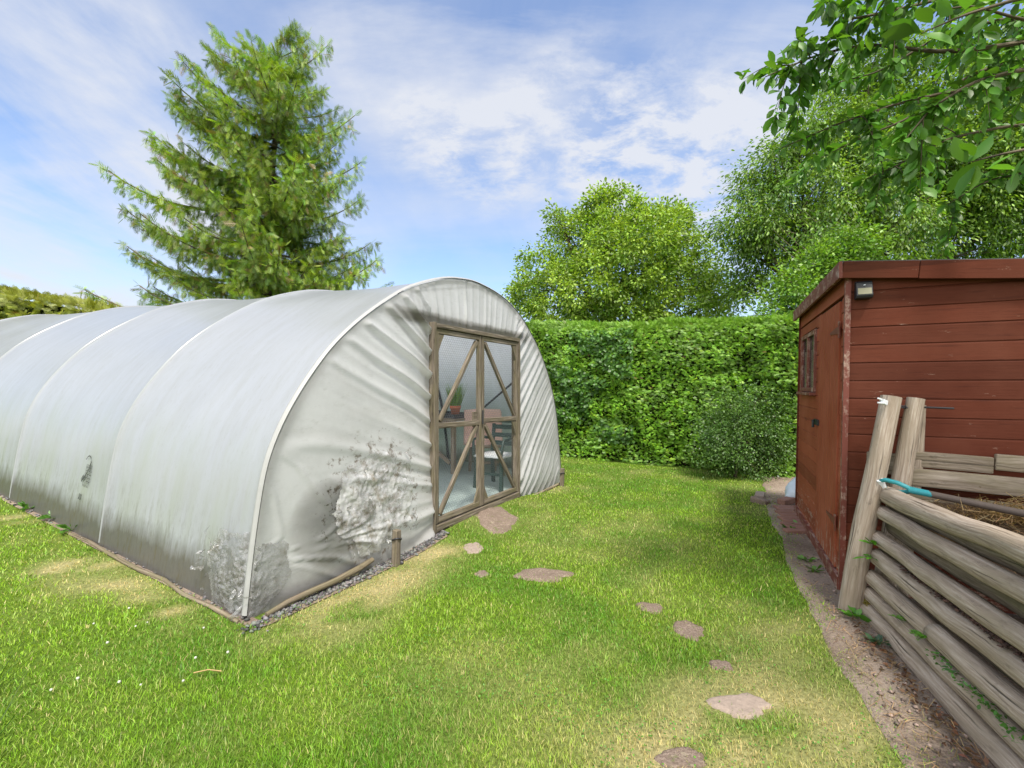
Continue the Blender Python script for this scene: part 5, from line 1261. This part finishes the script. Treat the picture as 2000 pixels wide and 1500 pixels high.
while z < SH-.5:
    k = 6 if z < 9 else 5
    for i in range(k):
        az = rng.uniform(0, 6.28); cz = math.cos(az)
        hi = max(0, (z-10.5)/2.2); wl = np.interp(z+.4, prof_z, prof_l); wr = np.interp(z+.4, prof_z, prof_r)
        L = (wl*(1-cz)/2+wr*(1+cz)/2)*rng.uniform(.5, .95)*(1-.25*hi)
        if z > 9.5: rise = .14+.26*(z-9.5)/3.5
        else: rise = -.06+.02*z
        L *= 1-.55*min(1, hi)*abs(math.sin(az)); spruce_branch(z, az, max(.4, L), rise*rng.uniform(.7, 1.3), rng.uniform(.05, .3) if z < 9 else .05)
    z += .32
for px, py in ((412, 60), (385, 140), (345, 205), (300, 268), (218, 340), (240, 410), (242, 480), (640, 85), (700, 225), (716, 320), (735, 472), (716, 515), (575, 55), (545, 60), (320, 330), (290, 500), (715, 395), (600, 75), (470, 80), (280, 560)):
    x, z = sp_x(px), sp_z(py); dx = x-SB[0]-.2; L = max(.6, abs(dx)*.98-.05); rise = .5 if z > 11 else (.18 if z > 9.3 else .04)
    spruce_branch(max(1.5, z-L*(rise+.16)), (math.pi if dx < 0 else 0)+rng.uniform(-.07, .07), L, rise, .12, 1.15)
for _ in range(150):
    f = rng.uniform(0, 1); q = A(SB[0]+.25, SB[1], SH-1.6*f); a = rng.uniform(0, 6.28); tw_pos.append(q+A(math.cos(a), math.sin(a), 0)*rng.uniform(0, .05+.18*f)); tw_dir.append(unit(A(math.cos(a)*(.4+.6*f), math.sin(a)*(.4+.6*f), 1.0))); tw_len.append(.2); tw_tone.append(1.0)
spruce_branch(sp_z(640), math.pi+.1, 5.6, .04, .03, .8); spruce_branch(sp_z(610), math.pi-.1, 4.2, .06, .06, 1.0); spruce_branch(sp_z(600), .1, 3.6, .04, .1, 1.1); spruce_branch(sp_z(560), -.15, 3.6, .04, .12, 1.1)
tw_pos = np.array(tw_pos); tw_dir = np.array(tw_dir); tw_len = np.array(tw_len); tone = np.array(tw_tone)[:, None]; n = len(tw_pos)
V, F = scatter(TW, TFq, tw_pos, frames(tw_dir, unit(rng.normal(0, .5, (n, 3))+A(0, 0, 1))), tw_len.reshape(n, 1)*1.5)
Fm = F.copy()
pc_ = A(.235, .335, .03)*tone*rng.uniform(.6, 1.4, (n, 1))*rng.uniform(.92, 1.08, (n, 3)); brn = (rng.uniform(0, 1, n) > .93)[:, None]; pc_ = np.where(brn, A(.26, .18, .07), pc_)
dk = (rng.uniform(0, 1, n) > .7)[:, None]; pc_ = np.where(dk, pc_*A(.55, .75, .8), pc_)
# triangles only for the pointed tips
T1 = F[:, [0, 1, 2]]; T2 = F[:, [0, 2, 3]]; good = F[:, 3] != F[:, 0]
tri = np.concatenate([T1, T2[good]]); cc = np.repeat(pc_, len(TFq), 0); cc = np.concatenate([cc, cc[good]])
np_obj('crown', V, tri, M['needle'], spruce, col=cc); mb.build('trunk', M['bark'], spruce)

# large garden tree standing to the right of the viewer; its lowest boughs hang into the picture and unseen near lobes are added to shade the shed side wall
SUN_EL, SUN_AZ = R_(61), math.atan2(.24, -.97)
NT0 = A(7.0, -1.2, 0)
near = broadleaf('overhanging_tree', 'large leaved tree on the right whose boughs hang over the shed', NT0, (6.9, -1.1, 4.2),
  [(3.0, 1.0, 4.35, .95, .75, .55), (4.0, .7, 4.5, 1.0, .9, .7), (5.6, .9, 5.2, 1.3, 1.2, 1.0), (9.6, -1.6, 7.2, 3.0, 3.0, 2.6), (10.4, .4, 7.5, 2.4, 2.4, 2.2), (11.6, -2.4, 6.8, 2.6, 2.6, 2.2), (9.6, -4.0, 7.0, 2.6, 2.4, 2.2)],
  900, 26, .16, ((.06, .15, .015), (.12, .24, .025)), .5, .24, 31, mt='leaf_gloss', inner=.5)
rng = np.random.default_rng(77)
NP = []; ND = []; NS = []; nb = MB()
def bough(pts, r0, leaf, dens, hang=.6, twigs=True):
    P = [A(*p) for p in pts]; q = []
    for i in range(len(P)-1):
        for k in range(6): q.append(P[i]+(P[i+1]-P[i])*k/6)
    q.append(P[-1]); q = np.array(q)
    for _ in range(3): q[1:-1] = .25*q[:-2]+.5*q[1:-1]+.25*q[2:]
    m = len(q); nb.tube(q, [r0*(1-.8*i/(m-1)) for i in range(m)], 6, False)
    L = np.linalg.norm(np.diff(q, axis=0), axis=1).sum(); k = int(L*dens)
    for i in range(k):
        f = rng.uniform(.05, 1)*(m-1); a = int(min(f, m-2)); p = q[a]+(q[a+1]-q[a])*(f-a); ax = unit(q[a+1]-q[a])
        sd = unit(np.cross(ax, rng.normal(0, 1, 3)))
        NP.append(p+sd*.012); ND.append(unit(sd*.8+ax*.5-A(0, 0, hang*rng.uniform(.3, 1.3)))); NS.append(leaf*rng.uniform(.6, 1.2))
    for _ in range(2): NP.append(q[-1]); ND.append(unit(q[-1]-q[-2]+rng.normal(0, .3, 3))); NS.append(leaf*.9)
    if twigs:
        for i in range(int(L*4.5)):
            f = rng.uniform(.1, .95)*(m-1); a = int(min(f, m-2)); p = q[a]; ax = unit(q[a+1]-q[a]); sd = unit(np.cross(ax, rng.normal(0, 1, 3))+ax*.6-A(0, 0, .25)); tl_ = rng.uniform(.15, .45)*min(1, L)
            bough([p, p+sd*tl_*.5, p+sd*tl_-A(0, 0, .08)], r0*.3, leaf, dens*1.15, hang, False)
def W3(px, py, Yd): return A((px-1000)/FOC*Yd, Yd, EYE+(HOR-py)/FOC*Yd)
root = [A(5.0, .4, 5.2), A(4.6, 1.0, 4.6)]
for path in (((2150, 60, 2.5), (1850, 105, 2.5), (1700, 85, 2.5), (1600, 105, 2.45), (1495, 150, 2.4)),
             ((2150, 180, 2.7), (1900, 170, 2.7), (1760, 200, 2.7), (1640, 240, 2.7), (1525, 290, 2.65)),
             ((2100, 90, 2.9), (1900, 140, 3.0), (1780, 230, 3.1), (1680, 270, 3.1), (1600, 310, 3.1)),
             ((2200, -60, 2.4), (1900, -20, 2.4), (1750, 20, 2.4), (1650, 40, 2.4), (1600, 10, 2.4)),
             ((2200, 260, 3.0), (2000, 240, 3.0), (1850, 270, 3.0), (1760, 320, 3.0), (1690, 350, 3.0)),
             ((2200, 150, 2.2), (2020, 130, 2.2), (1900, 160, 2.2), (1820, 210, 2.2), (1770, 270, 2.2)),
             ((2200, 380, 3.2), (2050, 330, 3.2), (1930, 350, 3.2), (1850, 400, 3.2)),
             ((2200, 0, 2.8), (2000, 30, 2.8), (1850, 60, 2.8), (1720, 140, 2.8), (1640, 160, 2.8)),
             ((2200, 60, 3.4), (2000, 100, 3.4), (1870, 190, 3.4), (1800, 290, 3.4)), ((2200, -150, 2.0), (1950, -90, 2.0), (1800, -40, 2.0), (1690, -10, 2.0))):
    bough([W3(*p) for p in path], .013, .074, 86)
for path in (((2150, -40, 1.15), (1980, 0, 1.15), (1880, 30, 1.1), (1800, 65, 1.1)), ((2150, 290, 1.2), (2040, 285, 1.2), (1960, 300, 1.15), (1890, 318, 1.15)), ((2150, 60, 1.3), (2000, 40, 1.3), (1900, 10, 1.3), (1830, 20, 1.3)), ((2150, 350, 1.4), (2050, 310, 1.4), (1985, 330, 1.4))):
    bough([W3(*p) for p in path], .006, .085, 19, .5, False)
limb(nb, A(6.9, -1.1, 4.2), W3(2150, 60, 2.5), .08, .014, .03, 3); limb(nb, A(6.9, -1.1, 3.6), W3(2200, 150, 2.7), .07, .014, .03, 5); limb(nb, A(6.9, -1.1, 4.0), W3(2150, 290, 1.2), .04, .008, .03, 8); limb(nb, A(6.9, -1.1, 3.9), W3(2200, 380, 3.2), .06, .012, .03, 9)
LEAF8 = A(.80, 1, 1)*np.array([(0, 0, 0), (.15, .16, .02), (.29, .42, .06), (.24, .72, .05), (0, 1, -.06), (-.24, .72, .05), (-.29, .42, .06), (-.15, .16, .02), (0, .42, 0), (0, .74, -.01)])
LEAF8F = np.array([(0, 1, 2, 8), (8, 2, 3, 9), (9, 3, 4, 4), (0, 8, 6, 7), (8, 9, 5, 6), (9, 4, 5, 5)])
NP = np.array(NP); ND = np.array(ND); NS = np.array(NS); n = len(NP)
V, F = leaves(NP, ND, NS, LEAF8, LEAF8F)
cc = np.repeat(A(.085, .20, .022)*rng.uniform(.55, 1.6, (n, 1))*rng.uniform(.9, 1.1, (n, 3)), len(LEAF8F), 0)
deg = F[:, 2] == F[:, 3]; tri = np.concatenate([F[:, :3], F[~deg][:, [0, 2, 3]]]); cc = np.concatenate([cc, cc[~deg]])
np_obj('low_boughs', V, tri, M['leaf_gloss'], near, col=cc, smooth=False); nb.build('branches', M['bark'], near)

# ------------------------------------------------------------------ sky, sun, camera
w = bpy.data.worlds.new('World'); scene.world = w; w.use_nodes = True; nt = w.node_tree; nt.nodes.clear(); g = NT(nt)
out = nt.nodes.new('ShaderNodeOutputWorld'); bg = nt.nodes.new('ShaderNodeBackground')
sky = g('TexSky', sky_type='NISHITA', sun_disc=False, sun_elevation=SUN_EL, sun_rotation=SUN_AZ, altitude=50, air_density=1.0, dust_density=.6, ozone_density=2.2)
dirv = g('TexCoord').outputs['Generated']; nrm = g('VectorMath', {0: dirv}, operation='NORMALIZE').outputs[0]
sp = g('SeparateXYZ', {0: nrm}); zc = g.math('ADD', g.math('MAXIMUM', sp.outputs[2], 0.0), .34)
pl = g('CombineXYZ', {'X': g.math('DIVIDE', sp.outputs[0], zc), 'Y': g.math('DIVIDE', sp.outputs[1], zc), 'Z': 0.0}).outputs[0]
wisp = g.noise(g.mapping(pl, (.9, 2.6, 1), (0, 0, R_(-32))), 1.0, 10, .60, .35)
wisp2 = g.noise(g.mapping(pl, (2.8, 1.1, 1), (0, 0, R_(24)), (4, 2, 0)), 1.0, 10, .58, .4)
puff = g.noise(g.mapping(pl, (1.0, 1.5, 1), (0, 0, R_(30))), 7.5, 10, .66, .25)
def lobe(px, py, rx, lo=0.0):
    d = unit(A((px-1000)/FOC, 1, (HOR-py)/FOC)); c = g('VectorMath', {0: nrm, 1: tuple(d)}, operation='DOT_PRODUCT').outputs['Value']
    return g.ramp(c, [(math.cos(rx), 0.0), (1.0, 1.0)], 'EASE') if False else g('MapRange', {'Value': c, 'From Min': math.cos(rx), 'From Max': math.cos(rx*.25), 'To Min': 0.0, 'To Max': 1.0}, interpolation_type='SMOOTHSTEP').outputs[0]
def add(*a):
    r = a[0]
    for b in a[1:]: r = g.math('ADD', r, b)
    return r
mL = add(lobe(90, 330, .34), lobe(300, 260, .20), lobe(30, 480, .2)); mT = add(lobe(790, 40, .24), lobe(1000, 20, .22)); mR = add(lobe(1500, 170, .14), lobe(1580, 220, .12)); mC = add(lobe(1120, 260, .20), lobe(1300, 300, .22), lobe(940, 320, .12), lobe(1400, 400, .22), lobe(830, 270, .10), lobe(1240, 350, .16))
cl1 = g.math('MULTIPLY', g.ramp(wisp, [(.38, 0.0), (.66, 1.0)]), g.math('MINIMUM', add(g.math('MULTIPLY', mT, .7), g.math('MULTIPLY', mR, .8), .34), 1.0))
cl2 = g.math('MULTIPLY', g.ramp(wisp2, [(.38, 0.0), (.64, 1.0)]), g.math('MINIMUM', add(g.math('MULTIPLY', mL, .95), .22), 1.0))
cl3 = g.math('MULTIPLY', g.ramp(puff, [(.40, 0.0), (.62, 1.0)]), g.math('MINIMUM', g.math('MULTIPLY', mC, .46), 1.0))
back = g.ramp(g.math('MULTIPLY_ADD', g.math('ADD', g.math('MULTIPLY', sp.outputs[1], .97), g.math('MULTIPLY', sp.outputs[0], .1)), -.5, .5), [(.50, 0.0), (.68, 1.0)])     # added bright cloud out of view behind the viewer, as fill light
clb = g.math('MULTIPLY', g.ramp(wisp, [(.30, .35), (.6, 1.0)]), back)
clouds = g.math('MINIMUM', add(cl1, cl2, cl3, clb, .07), 1.0)
hz = g.ramp(sp.outputs[2], [(0.0, 1.0), (.28, .0)])
skyc = g.mix(1.0, sky.outputs[0], (SKYTINT), 'MULTIPLY')
cloudcol = g.mix(back, CLOUDC, CLOUDFILL)
col = g.mix(g.math('MULTIPLY', hz, .22), skyc, tuple(c*.85 for c in CLOUDC)); col = g.mix(g.math('MULTIPLY', clouds, .93), col, cloudcol)
g.link(col, bg.inputs[0]); bg.inputs[1].default_value = SKY_S; g.link(bg.outputs[0], out.inputs[0])
sd = bpy.data.lights.new('sun', 'SUN'); sd.energy = SUN_S; sd.angle = R_(8); sd.color = (1.0, .94, .84)
so = bpy.data.objects.new('sun', sd); COL.objects.link(so)
S = Vector((math.sin(SUN_AZ)*math.cos(SUN_EL), math.cos(SUN_AZ)*math.cos(SUN_EL), math.sin(SUN_EL)))
so.rotation_euler = S.to_track_quat('Z', 'Y').to_euler(); so.location = (5, -5, 12)
cd = bpy.data.cameras.new('camera'); co = bpy.data.objects.new('camera', cd); COL.objects.link(co); scene.camera = co
cd.sensor_width = 36; cd.lens = 36*FOC/2000; cd.shift_y = (HOR-750)/2000; cd.clip_start = .05; cd.clip_end = 2000
co.location = (0, 0, EYE); co.rotation_euler = (R_(90), 0, 0)
vs = scene.view_settings; vs.view_transform = 'Standard'; vs.look = 'None'; vs.exposure = EXPO; vs.gamma = 1
scene.cycles.use_denoising = True; scene.cycles.denoiser = 'OPENIMAGEDENOISE'; scene.cycles.denoising_input_passes = 'RGB_ALBEDO_NORMAL'; scene.cycles.denoising_prefilter = 'NONE'; scene.cycles.use_adaptive_sampling = False; w.cycles.sampling_method = 'MANUAL'; w.cycles.sample_map_resolution = 2048; scene.cycles.sample_clamp_indirect = 2; scene.cycles.max_bounces = 10; scene.cycles.transparent_max_bounces = 16; scene.cycles.diffuse_bounces = 4; scene.cycles.transmission_bounces = 6
